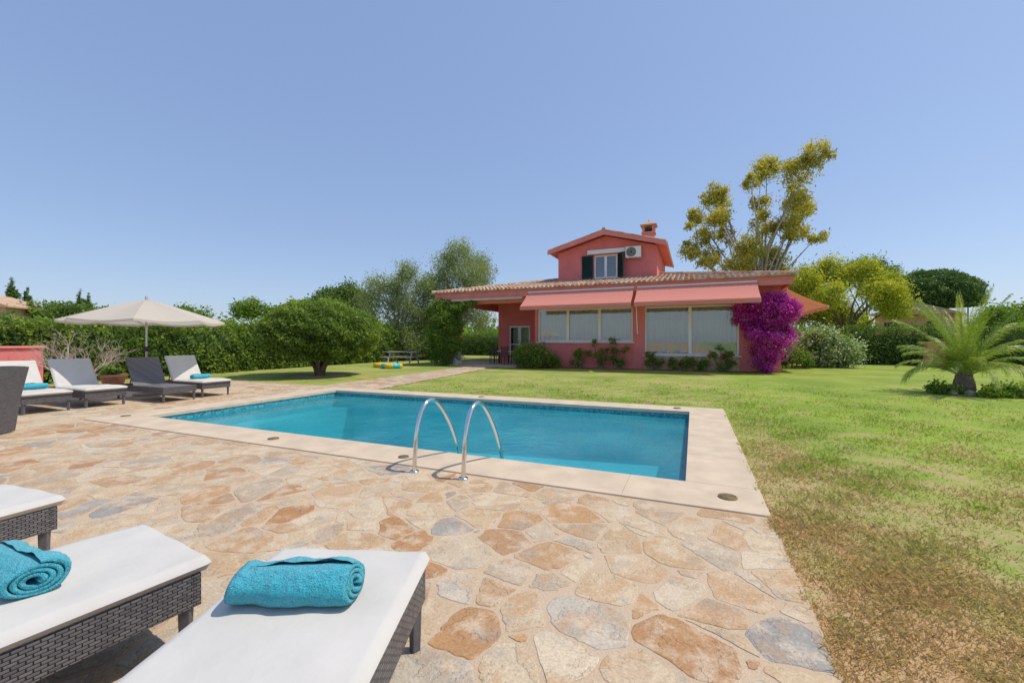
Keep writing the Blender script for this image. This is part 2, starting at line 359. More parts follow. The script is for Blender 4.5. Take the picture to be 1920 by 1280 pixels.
def hedge(name,label,x0,x1,y0,y1,h,dens,leaf,mat,amp=.2):
    t=thing(name,label,'hedge',((x0+x1)/2,(y0+y1)/2,0)); cx,cy=(x0+x1)/2,(y0+y1)/2; x0-=cx;x1-=cx;y0-=cy;y1-=cy
    Ps=[]
    def wob(u,v,a): return amp*(np.sin(u*1.7+a)+np.sin(u*3.9+v*2.3+a*2)*.6+np.sin(v*3.1+u*.6)*.5+np.sin(u*.55+a)*.9+np.sin(u*7.1+v*5+a)*.5+np.sin(u*13.1+v*9+a)*.25)
    def face(nn,fn):
        Ps.append(fn(rng.random(nn),rng.random(nn),-np.abs(rng.normal(size=nn))*.14+rng.random(nn)*.05+(rng.random(nn)<.08)*rng.random(nn)*.5))
    lx,ly=x1-x0,y1-y0
    face(int(lx*ly*dens),lambda u,v,d:np.stack([x0+u*lx,y0+v*ly,h+d+wob(u*lx+v*ly,v*ly,0)],1))
    for yy,sg in((y0,-1),(y1,1)):
        face(int(lx*h*dens),lambda u,v,d:np.stack([x0+u*lx,yy+sg*(d*.7+wob(u*lx,v*h,1)*.9),v*h],1))
    for xx,sg in((x0,-1),(x1,1)):
        face(int(ly*h*dens),lambda u,v,d:np.stack([xx+sg*(d*.7+wob(u*ly,v*h,2)*.9),y0+u*ly,v*h],1))
    P=np.concatenate(Ps); P+=rng.normal(size=P.shape)*.03
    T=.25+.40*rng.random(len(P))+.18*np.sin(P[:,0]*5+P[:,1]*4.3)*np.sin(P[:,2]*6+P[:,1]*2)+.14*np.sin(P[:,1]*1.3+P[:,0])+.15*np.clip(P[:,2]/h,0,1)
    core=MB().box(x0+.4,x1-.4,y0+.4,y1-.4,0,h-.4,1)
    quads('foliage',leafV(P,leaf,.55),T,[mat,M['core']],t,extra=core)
    return t

# ---------------- ground, patio, path, pool ----------------
PX0,PX1,PY0,PY1=-9.05,-.05,4.35,8.75
g=MB(); xs=[-600,PX0-.3,PX1+.3,600]; ys=[-600,PY0-.3,PY1+.3,600]
for i in range(3):
    for j in range(3):
        if i==1 and j==1: continue
        g.add([(xs[i],ys[j],-.02),(xs[i+1],ys[j],-.02),(xs[i+1],ys[j+1],-.02),(xs[i],ys[j+1],-.02)],[(0,1,2,3)])
g.obj('ground',M['grass'],kind='structure')

def clip(poly,a,b,c):
    out=[]; n=len(poly)
    for i in range(n):
        p=poly[i];q=poly[(i+1)%n]; dp=a*p[0]+b*p[1]-c; dq=a*q[0]+b*q[1]-c
        if dp<=0: out.append(p)
        if dp*dq<0: f=dp/(dp-dq); out.append((p[0]+(q[0]-p[0])*f,p[1]+(q[1]-p[1])*f))
    return out
def stones(mb,seeds,wts,region,holes,top,R=1.1,gap=(.005,.016)):
    """irregular split-stone paving: weighted cells, each one a separate slab almost flush with its joint"""
    for i in range(len(seeds)):
        d2=((seeds-seeds[i])**2).sum(1); nb=np.where((d2<R*R)&(d2>0))[0]; nb=nb[np.argsort(d2[nb])]
        qx,qy=seeds[i]; poly=[(qx-.7,qy-.7),(qx+.7,qy-.7),(qx+.7,qy+.7),(qx-.7,qy+.7)]
        for j in nb[:28]:
            a=seeds[j,0]-qx;b=seeds[j,1]-qy; c=(a*(qx+seeds[j,0])/2+b*(qy+seeds[j,1])/2)+(wts[i]-wts[j])/2
            k_=((min(i,j)*7919+max(i,j)*104729)%1000)/1000-.5; al=k_*.7; ca,sa=math.cos(al),math.sin(al)
            mx_,my_=(qx+seeds[j,0])/2,(qy+seeds[j,1])/2; L2=a*a+b*b; off=(c-(a*mx_+b*my_))/L2; mx_+=a*off; my_+=b*off
            a2,b2_=a*ca-b*sa,a*sa+b*ca
            poly=clip(poly,a2,b2_,a2*mx_+b2_*my_)
            if len(poly)<3: break
        if len(poly)<3: continue
        for (a,b,c) in region: 
            poly=clip(poly,a,b,c)
            if len(poly)<3: break
        if len(poly)<3: continue
        ok=True
        for (hx,hy) in holes:
            cx_=sum(p[0] for p in poly)/len(poly); cy_=sum(p[1] for p in poly)/len(poly)
            if any(p[0]>hx and p[1]>hy for p in poly):
                if cy_<hy: poly=clip(poly,0,1,hy)
                elif cx_<hx: poly=clip(poly,1,0,hx)
                else: ok=False
        if not ok or len(poly)<3: continue
        g_=random.uniform(*gap); ar=sum(poly[k][0]*poly[(k+1)%len(poly)][1]-poly[(k+1)%len(poly)][0]*poly[k][1] for k in range(len(poly)))/2
        if ar<.003: continue
        src=poly
        for k in range(len(src)):
            p=src[k];q=src[(k+1)%len(src)]; ex,ey=q[0]-p[0],q[1]-p[1]; L=math.hypot(ex,ey)
            if L<1e-5: continue
            nx_,ny_=ey/L,-ex/L; poly=clip(poly,nx_,ny_,nx_*p[0]+ny_*p[1]-g_)
            if len(poly)<3: break
        if len(poly)<3: continue
        out=[]; n=len(poly)
        for k in range(n):
            p0,p,q=poly[k-1],poly[k],poly[(k+1)%n]; L0=math.hypot(p[0]-p0[0],p[1]-p0[1]);L1=math.hypot(p[0]-q[0],p[1]-q[1])
            ch=random.uniform(.004,.022) if random.random()<.8 else .045; f0=min(.35,ch/max(L0,1e-4)); f1=min(.35,ch/max(L1,1e-4))
            out.append((p[0]+(p0[0]-p[0])*f0,p[1]+(p0[1]-p[1])*f0)); out.append((p[0]+(q[0]-p[0])*f1,p[1]+(q[1]-p[1])*f1))
            m_=int(L1/.035); bow=random.gauss(0,.006); nx_,ny_=(q[1]-p[1])/max(L1,1e-4),-(q[0]-p[0])/max(L1,1e-4)
            for s in range(1,m_): 
                f=f1+(1-2*f1)*s/m_; dv=bow*math.sin(math.pi*f)+random.gauss(0,.0032); out.append((p[0]+(q[0]-p[0])*f+nx_*dv,p[1]+(q[1]-p[1])*f+ny_*dv))
        n=len(out); cx_=sum(p[0] for p in out)/n; cy_=sum(p[1] for p in out)/n
        tx,ty=random.gauss(0,.003),random.gauss(0,.003); z=lambda x,y: top+(x-cx_)*tx+(y-cy_)*ty
        inn=[(cx_+(x-cx_)*.975,cy_+(y-cy_)*.975) for x,y in out]
        vs=[(x,y,top-.02) for x,y in out]+[(x,y,z(x,y)-.0022) for x,y in out]+[(x,y,z(x,y)) for x,y in inn]
        fs=[tuple(range(2*n,3*n))]+[(k,(k+1)%n,(k+1)%n+n,k+n) for k in range(n)]+[(k+n,(k+1)%n+n,(k+1)%n+2*n,k+2*n) for k in range(n)]
        mb.add(vs,fs,0,random.random())
rr=random.Random(3)
def scatter(x0,x1,y0,y1,dens,md):
    pts=[];grid={}
    n=int((x1-x0)*(y1-y0)*dens*6); target=int((x1-x0)*(y1-y0)*dens)
    for _ in range(n):
        x=rr.uniform(x0,x1);y=rr.uniform(y0,y1); m_=md*rr.uniform(.35,1.7); gx,gy=int(x//.5),int(y//.5); ok=True
        for a in(-1,0,1):
            for b in(-1,0,1):
                for (px,py) in grid.get((gx+a,gy+b),()):
                    if (px-x)**2+(py-y)**2<m_*m_: ok=False;break
                if not ok:break
            if not ok:break
        if ok: pts.append((x,y)); grid.setdefault((gx,gy),[]).append((x,y))
        if len(pts)>=target: break
    return np.array(pts)
sd1=scatter(-17.4,.9,-3.2,9.9,14,.165); sd1=sd1[~((sd1[:,0]>-9.2)&(sd1[:,1]>4.1))]
w1=np.array([rr.uniform(-.014,.034) for _ in sd1])
pm_=MB(); stones(pm_,sd1,w1,[(1,0,.545),(-1,0,17.2),(0,1,9.55),(0,-1,3.0)],[(-9.655,3.745)],.003)
pm_.box(-17.2,.55,-8,3.75,-.12,-.0005,1); pm_.box(-17.2,-9.65,3.7502,9.55,-.12,-.0005,1)
pm_.obj('patio',[M['paving'],M['grout']],kind='structure')
pa=MB(); pc_=[(-10.4,9.55),(-8.2,9.37),(-9.7,20.6),(-11.3,20.6)]
sd2=scatter(-12,-7.5,9,21,9,.22); reg=[]
for k in range(4):
    p,q=pc_[k],pc_[(k+1)%4]; ex,ey=q[0]-p[0],q[1]-p[1]; L=math.hypot(ex,ey); reg.append((ey/L,-ex/L,(ey*p[0]-ex*p[1])/L))
stones(pa,sd2,np.array([rr.uniform(-.01,.03) for _ in sd2]),reg,[],.003)
pa.add([(x,y,-.0005) for x,y in pc_],[(0,1,2,3)],1); pa.obj('path',[M['paving'],M['grout']],kind='structure')
MB().box(-13.4,-7.9,20.61,24.4,-.1,.05).obj('porch_floor',M['coping'],kind='structure')

pool=thing('swimming_pool','rectangular swimming pool with turquoise mosaic and pale stone coping','swimming pool',(0,0,0))
b=MB(); DL,DR=-1.35,-1.0
b.add([(PX0,PY0,DL),(PX1,PY0,DR),(PX1,PY1,DR),(PX0,PY1,DL)],[(0,1,2,3)])
for (a,c) in (((PX0,PY0,DL),(PX1,PY0,DR)),((PX1,PY0,DR),(PX1,PY1,DR)),((PX1,PY1,DR),(PX0,PY1,DL)),((PX0,PY1,DL),(PX0,PY0,DL))):
    b.add([(a[0],a[1],a[2]),(c[0],c[1],c[2]),(c[0],c[1],-.28),(a[0],a[1],-.28)],[(0,1,2,3)])
    b.add([(a[0],a[1],-.28),(c[0],c[1],-.28),(c[0],c[1],-.045),(a[0],a[1],-.045)],[(0,1,2,3)],1)
b.obj('basin',[M['basin'],M['band']],pool)
MB().box(PX0+.01,PX0+.55,PY0+.01,PY1-.01,-1.345,-.42).obj('step',M['basin'],pool)
cp=MB(); w=.6
def slabs(x0,x1,y0,y1,axis,step):
    a0,a1=(x0,x1) if axis==0 else (y0,y1); n=max(1,round((a1-a0)/step)); 
    for i in range(n):
        s=a0+(a1-a0)*i/n+.002; e=a0+(a1-a0)*(i+1)/n-.002
        if axis==0: cp.box(s,e,y0,y1,-.045,.014,0)
        else: cp.box(x0,x1,s,e,-.045,.014,0)
slabs(PX0-w,PX1+w,PY0-w,PY0+.02,0,1.15); slabs(PX0-w,PX1+w,PY1-.02,PY1+w,0,1.15)
slabs(PX0-w,PX0+.02,PY0+.023,PY1-.023,1,1.1); slabs(PX1-.02,PX1+w,PY0+.023,PY1-.023,1,1.1)
cp.box(PX0-w+.01,PX1+w-.01,PY0-w+.01,PY0-.01,-.12,.008,1);cp.box(PX0-w+.01,PX1+w-.01,PY1+.01,PY1+w-.01,-.12,.008,1)
cp.box(PX0-w+.01,PX0-.01,PY0,PY1,-.12,.008,1);cp.box(PX1+.01,PX1+w-.01,PY0,PY1,-.12,.008,1)
cp.obj('coping',[M['coping'],M['stonebase']],pool,bevel=.004)
MB().add([(PX0,PY0,-.13),(PX1,PY0,-.13),(PX1,PY1,-.13),(PX0,PY1,-.13)],[(0,1,2,3)]).obj('water',M['water'],kind='structure')

# ladder
lad=thing('pool_ladder','polished steel pool ladder handrails standing at the pool edge','pool ladder',(-2.36,3.6,0))
pts=[(0,0,0),(0,.02,.25),(0,.05,.45),(0,.11,.60),(0,.20,.69),(0,.30,.715),(0,.41,.68),(0,.52,.59),(0,.63,.47),(0,.74,.32),(0,.85,.12),(0,.93,-.1),(0,.96,-.4),(0,.96,-.85)]
def smoothpath(p,it=2):
    for _ in range(it):
        q=[p[0]]
        for a,b_ in zip(p[:-1],p[1:]):
            q.append(tuple(.75*x+.25*y for x,y in zip(a,b_))); q.append(tuple(.25*x+.75*y for x,y in zip(a,b_)))
        q.append(p[-1]); p=q
    return p
for sx in(-.29,.29):
    mb=MB(); mb.tube([(sx,y,z) for _,y,z in smoothpath(pts)],.023,14); mb.lathe([(.001,.02),(.045,.02),(.048,.004),(.048,-.01)],18,c=(sx,0))
    mb.obj('rail',M['chrome'],lad,smooth=True)
for z in(-.4,-.65):
    MB().box(-.27,.27,.93,1.01,z,z+.03).obj('tread',M['chrome'],lad,bevel=.008)
for (x,y,r) in ((.27,4.05,.075),(-5.3,4.02,.07),(-3.08,3.98,.06),(-9.35,4.2,.07),(-4.7,9.05,.07),(-.3,9.05,.07)):
    mb=MB(); mb.lathe([(.0005,.012),(r*.75,.012),(r*.8,.006),(r*.85,.012),(r,.010),(r*1.04,-.004)],22)
    o=mb.obj('drain_cover',M['brass'],None,loc=(x,y,.015)); o['label']='small round brass cover set in the pool coping'; o['category']='drain cover'; o['group']='round covers set in the pool coping'

# ---------------- lawn blades ----------------
n=760000
r=np.exp(rng.uniform(math.log(1.3),math.log(17),n)); th=rng.uniform(-1.0,1.15,n)
x=r*np.sin(th+.2); y=r*np.cos(th+.2)
keep=(((x>.548+.035*np.sin(y*3.1)*np.sin(y*11)-.02*rng.random(n))&(y>-.5))|((y>9.36)&(x>-8.3-.1*(y-9.4))))
keep&=(rng.random(n)<np.clip((17-r)/12,0,1))
x,y,r=x[keep],y[keep],r[keep]
den=np.sin(x*3.1+1.3)+np.sin(y*2.7+x*1.9)+np.sin(x*7.3-y*5.1)*.7+np.sin(y*9.1+2)*.5+np.sin(x*17+y*13)*.4
k2=(rng.random(len(x))<np.clip(.62-.24*den,.12,1)); x,y,r,den=x[k2],y[k2],r[k2],den[k2]; n=len(x)
h=(.006+.026*rng.random(n)**1.5)*(1+.02*r)*np.clip(1-.12*den,.6,1.4); az=rng.uniform(0,2*math.pi,n); wd=(.0013+.0009*rng.random(n))*(1+.28*r)
lean=rng.uniform(.4,1.8,n)*h; la=rng.uniform(0,2*math.pi,n)
z0_=np.where(x<.56,np.where(y<9.3,.003,-.022),-.022)
B=np.stack([x,y,z0_],1); dx=np.stack([np.cos(az),np.sin(az),0*az],1)*wd[:,None]; tip=B+np.stack([np.cos(la)*lean,np.sin(la)*lean,h],1)
mid=(B+tip)/2+np.array([0,0,.2])*h[:,None]
V=np.stack([B-dx,B+dx,mid+dx*.8,tip],1).reshape(-1,3)
quads('grass',V,.1+.9*rng.random(n),M['blade'],kind='stuff',label='short patchy lawn grass with dry blades beside the patio')

# ---------------- loungers ----------------
def cushmesh(mb,x0,x1,y0,y1,z0,z1):
    nx_,ny_=20,34; cx,cy=(x0+x1)/2,(y0+y1)/2; hx,hy=(x1-x0)/2,(y1-y0)/2; r=.028; ph=random.random()*6
    def prof(t): return math.copysign(abs(t)**.6,t)
    top=[];bot=[]
    for j in range(ny_+1):
        for i in range(nx_+1):
            u=prof(-1+2*i/nx_); v=prof(-1+2*j/ny_); X=cx+u*hx; Y=cy+v*hy
            ex=max(0,(abs(u)*hx-(hx-r))/r); ey=max(0,(abs(v)*hy-(hy-r))/r); e=min(1,math.hypot(ex,ey))
            if ex>0 and ey>0 and math.hypot(ex,ey)>1:
                s=1/math.hypot(ex,ey); X=cx+math.copysign(hx-r+r*ex*s,u); Y=cy+math.copysign(hy-r+r*ey*s,v)
            mid=(z0+z1)/2; hh=(z1-z0)/2; q=math.sqrt(max(0,1-e*e))
            wv=.0055*math.sin(X*9+ph)*math.sin(Y*7+ph)+.003*math.sin(X*23+Y*13)
            puff=.012*(1-abs(u)**3)*(1-abs(v)**3)
            top.append((X,Y,mid+hh*q+(wv+puff)*q)); bot.append((X,Y,mid-hh*q))
    vs=top+bot; o=len(top); fs=[]
    for j in range(ny_):
        for i in range(nx_):
            a=j*(nx_+1)+i; fs.append((a,a+1,a+nx_+2,a+nx_+1)); fs.append((o+a,o+a+nx_+1,o+a+nx_+2,o+a+1))
    mb.add(vs,fs)
def make_lounger(loc,rot,back,label,cush=True,grp='rattan sun loungers around the pool'):
    t=thing('sun_lounger',label,'sun lounger',loc,rot,group=grp)
    W=.34; L=1.95; hb=-1.22
    fr=MB(); fr.box(-W,W,-.06,-.03,.20,.34); fr.box(-W,W,-L,-L+.03,.20,.34); fr.box(-W,-W+.03,-L+.03,-.06,.20,.34); fr.box(W-.03,W,-L+.03,-.06,.20,.34)
    fr.box(-W+.03,W-.03,hb,-.06,.31,.335)
    fr.obj('frame',M['weave'],t,bevel=.004)
    for x,y in((-W+.035,-.075),(W-.035,-.075),(-W+.035,-L+.075),(W-.035,-L+.075),):
        MB().tube([(x,y,0.0),(x,y,.335)],[.026,.036],4).obj('leg',M['rattan'],t,bevel=.006)
    if cush:
        c=MB(); cushmesh(c,-W-.015,W+.015,hb,.012,.34,.40); c.obj('cushion',M['cushion'],t,smooth=True)
    br=MB(); bl=.73; br.box(-W+.01,W-.01,-bl,0,.0,.03); R=(-back,0,0)
    br.obj('backrest',M['weave'],t,loc=(0,hb-.005,.312),rot=R,bevel=.006)
    if cush:
        c=MB(); cushmesh(c,-W-.015,W+.015,-bl-.01,-.0,.032,.092); c.obj('back_cushion',M['cushion'],t,loc=(0,hb-.005,.312),rot=R,smooth=True)
    if back>.1:
        for sx in(-.2,.2): MB().tube([(sx,hb-.45,.25),(sx,hb-.5*math.cos(back),.31+.5*math.sin(back))],.012,6).obj('support_strut',M['rattan'],t)
    return t
make_lounger((-1.43,1.49,0),math.radians(20),0.0,'dark rattan sun lounger with off-white cushion and turquoise towel')
make_lounger((-2.315,1.23,0),math.radians(-7),0.0,'dark rattan sun lounger with off-white cushion and rolled towel')
make_lounger((-3.93,1.28,0),math.radians(4),0.0,'dark rattan sun lounger with plain off-white cushion')
q=-math.pi/2
make_lounger((-11.2,3.85,0),q,.95,'raised-back rattan lounger with white cushion and towel')
make_lounger((-11.2,4.72,0),q,1.0,'raised-back rattan lounger with white cushion beside the parasol')
make_lounger((-10.62,5.78,0),q,1.1,'bare dark rattan lounger without cushion under parasol',cush=False)
make_lounger((-10.8,6.68,0),q,1.05,'raised-back rattan lounger with white cushion and folded towel')

def towel(loc,rot,L=.44,R=.078,label='rolled turquoise terry towel lying on a lounger cushion',seed=0):
    mb=MB(); turns=3.4; ns=110; nl=34; th=.014; rr=random.Random(seed)
    ph=[rr.uniform(0,6) for _ in range(6)]
    def sp(k,off):
        a=turns*2*math.pi*k/ns; r=.014+(R-.014)*(k/ns)+off; return a,r
    vs=[]
    for i in range(nl+1):
        x=-L/2+L*i/nl
        for side in(-1,1):
            for k in range(ns+1):
                a,r=sp(k,side*th/2*(1 if k<ns-3 else (ns-k)/3))
                a0=-math.pi*.35 
                wgt=max(0,(k/ns-.55)/.45)
                bulge=1+wgt*(.09*math.sin(x*14+ph[0])+.07*math.sin(x*31+a*2+ph[1])+.07*math.sin(a*3+ph[2]+x*6)+.03*math.sin(x*70+a*5))
                e_=abs(2*x/L); rnd=1-.10*max(0,(e_-.86)/.14)**2*wgt
                ex=x+(.012*math.sin(a*1.0+ph[3])+.010*(1-k/ns)*math.sin(ph[4]))*(2*abs(x)/L)*(1 if x>0 else -1) + (.012*(1-k/ns) if abs(x)>L*.49 else 0)*(1 if x>0 else -1)
                yy=math.cos(a+a0)*r*bulge*rnd*1.2; zz=math.sin(a+a0)*r*bulge*rnd*.84
                vs.append((ex,yy,zz))
    m=ns+1; row=2*m; fs=[]
    for i in range(nl):
        for k in range(ns):
            a=i*row+k; b_=a+row
            fs.append((a,b_,b_+1,a+1)); a+=m;b_+=m; fs.append((a,a+1,b_+1,b_))
        fs.append((i*row+ns,(i+1)*row+ns,(i+1)*row+m+ns,i*row+m+ns)); fs.append((i*row,i*row+m,(i+1)*row+m,(i+1)*row))
    for i in(0,nl):
        for k in range(ns):
            a=i*row+k; fs.append((a,a+1,a+1+m,a+m) if i==0 else (a,a+m,a+m+1,a+1))
    zmin=min(v[2] for v in vs); vs=[(x,y,z-zmin) for x,y,z in vs]
    mb.add(vs,fs); o=mb.obj('rolled_towel',M['towel'],None,loc=loc,rot=(0,0,rot),smooth=True)
    o['label']=label; o['category']='towel'; o['group']='rolled turquoise towels on the loungers'
towel((-1.33,1.10,.404),math.radians(25),.42,.080,seed=1)
towel((-2.43,.74,.404),math.radians(-2),.40,.074,seed=2)
towel((-11.9,3.85,.406),math.radians(80),.42,.07,seed=3)
towel((-11.45,6.68,.406),math.radians(85),.40,.07,seed=4)

# wicker armchair
ch=thing('wicker_armchair','dark woven rattan armchair standing on the stone patio','chair',(-9.50,2.48,0),math.radians(-70))
MB().box(-.27,.27,-.27,.25,.30,.41).obj('seat',M['weave'],ch,bevel=.02)
bk=MB(); vs=[]; 
for i in range(9):
    a=-1+2*i/8; yb=.27+.05*(1-a*a)
    for z,k in((.02,0),(.5,.05),(.95,.14),(1.0,.15)): vs.append((a*(.27+.06*z),yb+k,z-.03*a*a*(z>.9)))
vs2=[(x,y+.045,z) for x,y,z in vs]; o_=len(vs); fs=[]
for i in range(8):
    for j in range(3):
        a=i*4+j; fs.append((a,a+4,a+5,a+1)); fs.append((o_+a,o_+a+1,o_+a+5,o_+a+4))
    fs.append((i*4+3,(i+1)*4+3,o_+(i+1)*4+3,o_+i*4+3)); fs.append((i*4,o_+i*4,o_+(i+1)*4,(i+1)*4))
for i in(0,8):
    for j in range(3): a=i*4+j; fs.append((a,a+1,o_+a+1,o_+a))
bk.add(vs+vs2,fs); bk.obj('backrest',M['weave'],ch)
for sx in(-1,1):
    a=sx*.29; MB().box(min(a,a+sx*.05),max(a,a+sx*.05),-.27,.3,.58,.63).box(min(a,a+sx*.05),max(a,a+sx*.05),-.27,-.21,0,.58).box(min(a,a+sx*.05)+.005,max(a,a+sx*.05)-.005,-.21,.28,.25,.58).obj('armrest',M['weave'],ch,bevel=.012)

# parasol
pr=thing('parasol','cream canvas parasol on a slim pole beside the loungers','parasol',(-12.6,6.08,0))
MB().lathe([(.001,.09),(.05,.09),(.06,.075),(.25,.06),(.27,.03),(.27,0)],24).obj('base',M['rock'],pr,smooth=False)
MB().tube([(0,0,.02),(0,0,2.3)],.022,10).obj('pole',M['alu'],pr,smooth=True)
cv=MB(); NS=8; nr=8; sub=6; vs=[];
for i in range(nr+2):
    f=min(i,nr)/nr
    for k in range(NS*sub):
        a=2*math.pi*k/(NS*sub); loc=(k%sub)/sub; oct_=math.cos(math.pi/NS)/math.cos((loc-.5)*2*math.pi/NS)
        sag=math.sin(math.pi*loc)*f*.05; r=1.6*f*(oct_*(1-.03*math.sin(math.pi*loc)))+.02
        vs.append((r*math.cos(a+.2),r*math.sin(a+.2),2.40-.54*f**1.1-sag-(.05 if i>nr else 0)))
m=NS*sub; fs=[(i*m+k,i*m+(k+1)%m,(i+1)*m+(k+1)%m,(i+1)*m+k) for i in range(nr+1) for k in range(m)]
cv.add(vs,fs); cv.obj('canopy',M['canvas'],pr,smooth=False)
for k in range(NS):
    a=2*math.pi*k/NS+.2; MB().tube([(0,0,2.37),(.80*math.cos(a),.80*math.sin(a),2.10),(1.56*math.cos(a),1.56*math.sin(a),1.85)],.009,5).tube([(0,0,1.75),(.80*math.cos(a),.80*math.sin(a),2.09)],.007,5).obj('rib',M['alu'],pr)
MB().lathe([(.001,2.50),(.02,2.48),(.03,2.44),(.02,2.41),(.05,2.40)],12).obj('finial',M['wood'],pr,smooth=True)
MB().box(-.035,.035,-.035,.035,1.1,1.22).tube([(.03,0,1.16),(.12,0,1.16),(.12,0,1.09)],.007,6).obj('crank_handle',M['dark'],pr)

# ---------------- house ----------------
hs=thing('house','red stucco villa with terracotta tile roof and coral awnings','house',(0,0,0))
WY=21.5
wl=MB()
z1=3.86
wl.box(-7.9,-7.75,WY,WY+.3,0,z1); wl.box(-7.75,-2.75,WY,WY+.3,0,1.33); wl.box(-7.75,-2.75,WY,WY+.3,3.07,z1)
wl.box(-2.75,-2.2,WY-.03,WY+.3,0,z1); wl.box(-2.2,1.9,WY,WY+.3,0,.70); wl.box(-2.2,1.9,WY,WY+.3,3.05,z1); wl.box(1.9,3.5,WY,WY+.3,0,z1)
wl.box(3.2,3.5,WY+.3,31.6,0,z1); wl.box(-11.5,3.2,31.3,31.6,0,z1)
wl.box(-7.9,-7.6,WY+.3,24.5,0,z1)
wl.box(-11.5,-10.75,24.5,24.8,0,z1); wl.box(-10.75,-9.35,24.5,24.8,2.35,z1); wl.box(-9.35,-7.9,24.5,24.8,0,z1); wl.box(-11.5,-11.2,24.8,31.3,0,z1)
wl.obj('wall',M['red'],hs)
MB().box(-2.2,1.9,WY-.025,WY,0,.66).box(-2.28,1.98,WY-.06,WY+.0,.66,.70).obj('stone_plinth',M['stonebase'],hs)
MB().box(-7.58,3.18,24.9,25.0,0,3.8).box(-7.58,3.18,WY+.32,24.9,.001,.01).obj('interior_partition',M['inner'],hs)
MB().box(-13.7,3.72,20.85,32.1,3.865,3.95).obj('soffit',M['redtrim'],hs)
fa=MB(); fa.box(-13.8,3.8,20.75,20.849,3.74,4.12); fa.box(-13.8,-13.7,20.849,32.2,3.74,4.12); fa.box(3.72,3.82,20.849,32.2,3.74,4.12); fa.box(-13.7,3.72,32.1,32.2,3.74,4.12)
fa.obj('fascia',M['redtrim'],hs)
MB().box(-12.9,-7.95,21.0,21.3,3.45,3.86).box(-12.9,-12.6,21.3,30,3.45,3.86).obj('porch_beam',M['redtrim'],hs)
for (x,y) in((-12.65,21.15),):
    MB().box(x-.2,x+.2,y-.2,y+.2,.9,3.45,0).box(x-.25,x+.25,y-.25,y+.25,0,.9,1).obj('column',[M['red'],M['white']],hs,bevel=.01)
def tiled(mb,o,along,up,width,run,rise,hipL,hipR,w=.23,course=.42,amp=.075):
    o=Vector(o);al=Vector(along);u=Vector(up); n=round(width/w); w=width/n
    for i in range(n):
        a=i*w; mid=a+w/2; L=run
        if hipL: L=min(L,mid)
        if hipR: L=min(L,width-mid)
        if L<.15: continue
        nc=max(1,math.ceil(L/course)); 
        for c in range(nc):
            s0=c*course; s1=min(L,(c+1)*course+.03); ti=random.random(); jit=random.uniform(-.01,.01); lift0=.028+random.uniform(0,.012); 
            vs=[]
            for s,lift in((s0,lift0),(s1,0.0)):
                for k in range(7):
                    f=k/6; hh=amp*math.sin(math.pi*f)**.8 if 0<f<1 else 0
                    q=o+al*(a+f*w+jit*(1 if 0<k<6 else 0))+u*s; vs.append((q.x,q.y,q.z+rise/run*s+hh*.9+lift*(.3+.7*math.sin(math.pi*f))))
            fs=[(k,k+1,k+8,k+7) for k in range(6)]; 
            b0=len(vs); q0=o+al*a+u*s0; q1=o+al*(a+w)+u*s0
            vs+= [(q0.x,q0.y,q0.z+rise/run*s0-.02),(q1.x,q1.y,q1.z+rise/run*s0-.02)]
            fs.append(tuple([b0,b0+1]+list(range(6,-1,-1))))
            mb.add(vs,fs,0,ti)
rf=MB(); ex0,ex1,ey0,ey1,ez=-13.95,3.95,20.62,32.38,4.13; run=(ey1-ey0)/2; rise=run*.207; ry=(ey0+ey1)/2
base=[(ex0,ey0,ez-.02),(ex1,ey0,ez-.02),(ex1,ey1,ez-.02),(ex0,ey1,ez-.02),(ex0+run,ry,ez+rise-.02),(ex1-run,ry,ez+rise-.02)]
rf.add(base,[(0,1,5,4),(1,2,5),(2,3,4,5),(3,0,4),(0,3,2,1)],0,.3)
tiled(rf,(ex0,ey0,ez),(1,0,0),(0,1,0),ex1-ex0,run,rise,True,True)
tiled(rf,(ex1,ey0,ez),(0,1,0),(-1,0,0),ey1-ey0,run,rise,True,True)
tiled(rf,(ex0,ey1,ez),(0,-1,0),(1,0,0),ey1-ey0,run,rise,True,True)
tiled(rf,(ex1,ey1,ez),(-1,0,0),(0,-1,0),ex1-ex0,run,rise,True,True)
def ridge(mb,a,b,r=.1):
    a=Vector(a);b=Vector(b); n=max(1,round((b-a).length/.4))
    for i in range(n):
        p=a.lerp(b,i/n); q_=a.lerp(b,(i+1.08)/n); mb.tube([p,q_],[r*1.12,r*.92],10,0,random.random())
P4=(ex0+run,ry,ez+rise+.04);P5=(ex1-run,ry,ez+rise+.04)
ridge(rf,(ex0,ey0,ez+.04),P4);ridge(rf,(ex1,ey0,ez+.04),P5);ridge(rf,(ex0,ey1,ez+.04),P4);ridge(rf,(ex1,ey1,ez+.04),P5);ridge(rf,P4,P5)
rf.obj('roof',M['tile'],hs,smooth=False)
UY=24.5; ux0,ux1=-7.5,-1.85; pkx=(ux0+ux1)/2; ue=6.66; pk=7.45
up=MB()
def wallz(x): return ue+(pk-ue)*(1-abs(x-pkx)/((ux1-ux0)/2))
wx0,wx1,wz0,wz1=-5.33,-4.0,5.0,6.36
up.prism([(ux0,4.3),(wx0,4.3),(wx0,wallz(wx0)),(ux0,ue)],UY,UY+.25); up.prism([(wx1,4.3),(ux1,4.3),(ux1,ue),(wx1,wallz(wx1))],UY,UY+.25)
up.prism([(wx0,4.3),(wx1,4.3),(wx1,wz0),(wx0,wz0)],UY,UY+.25); up.prism([(wx0,wz1),(wx1,wz1),(wx1,wallz(wx1)),(pkx,pk),(wx0,wallz(wx0))],UY,UY+.25)
up.box(ux0,ux0+.25,UY+.25,31.5,4.3,ue); up.box(ux1-.25,ux1,UY+.25,31.5,4.3,ue)
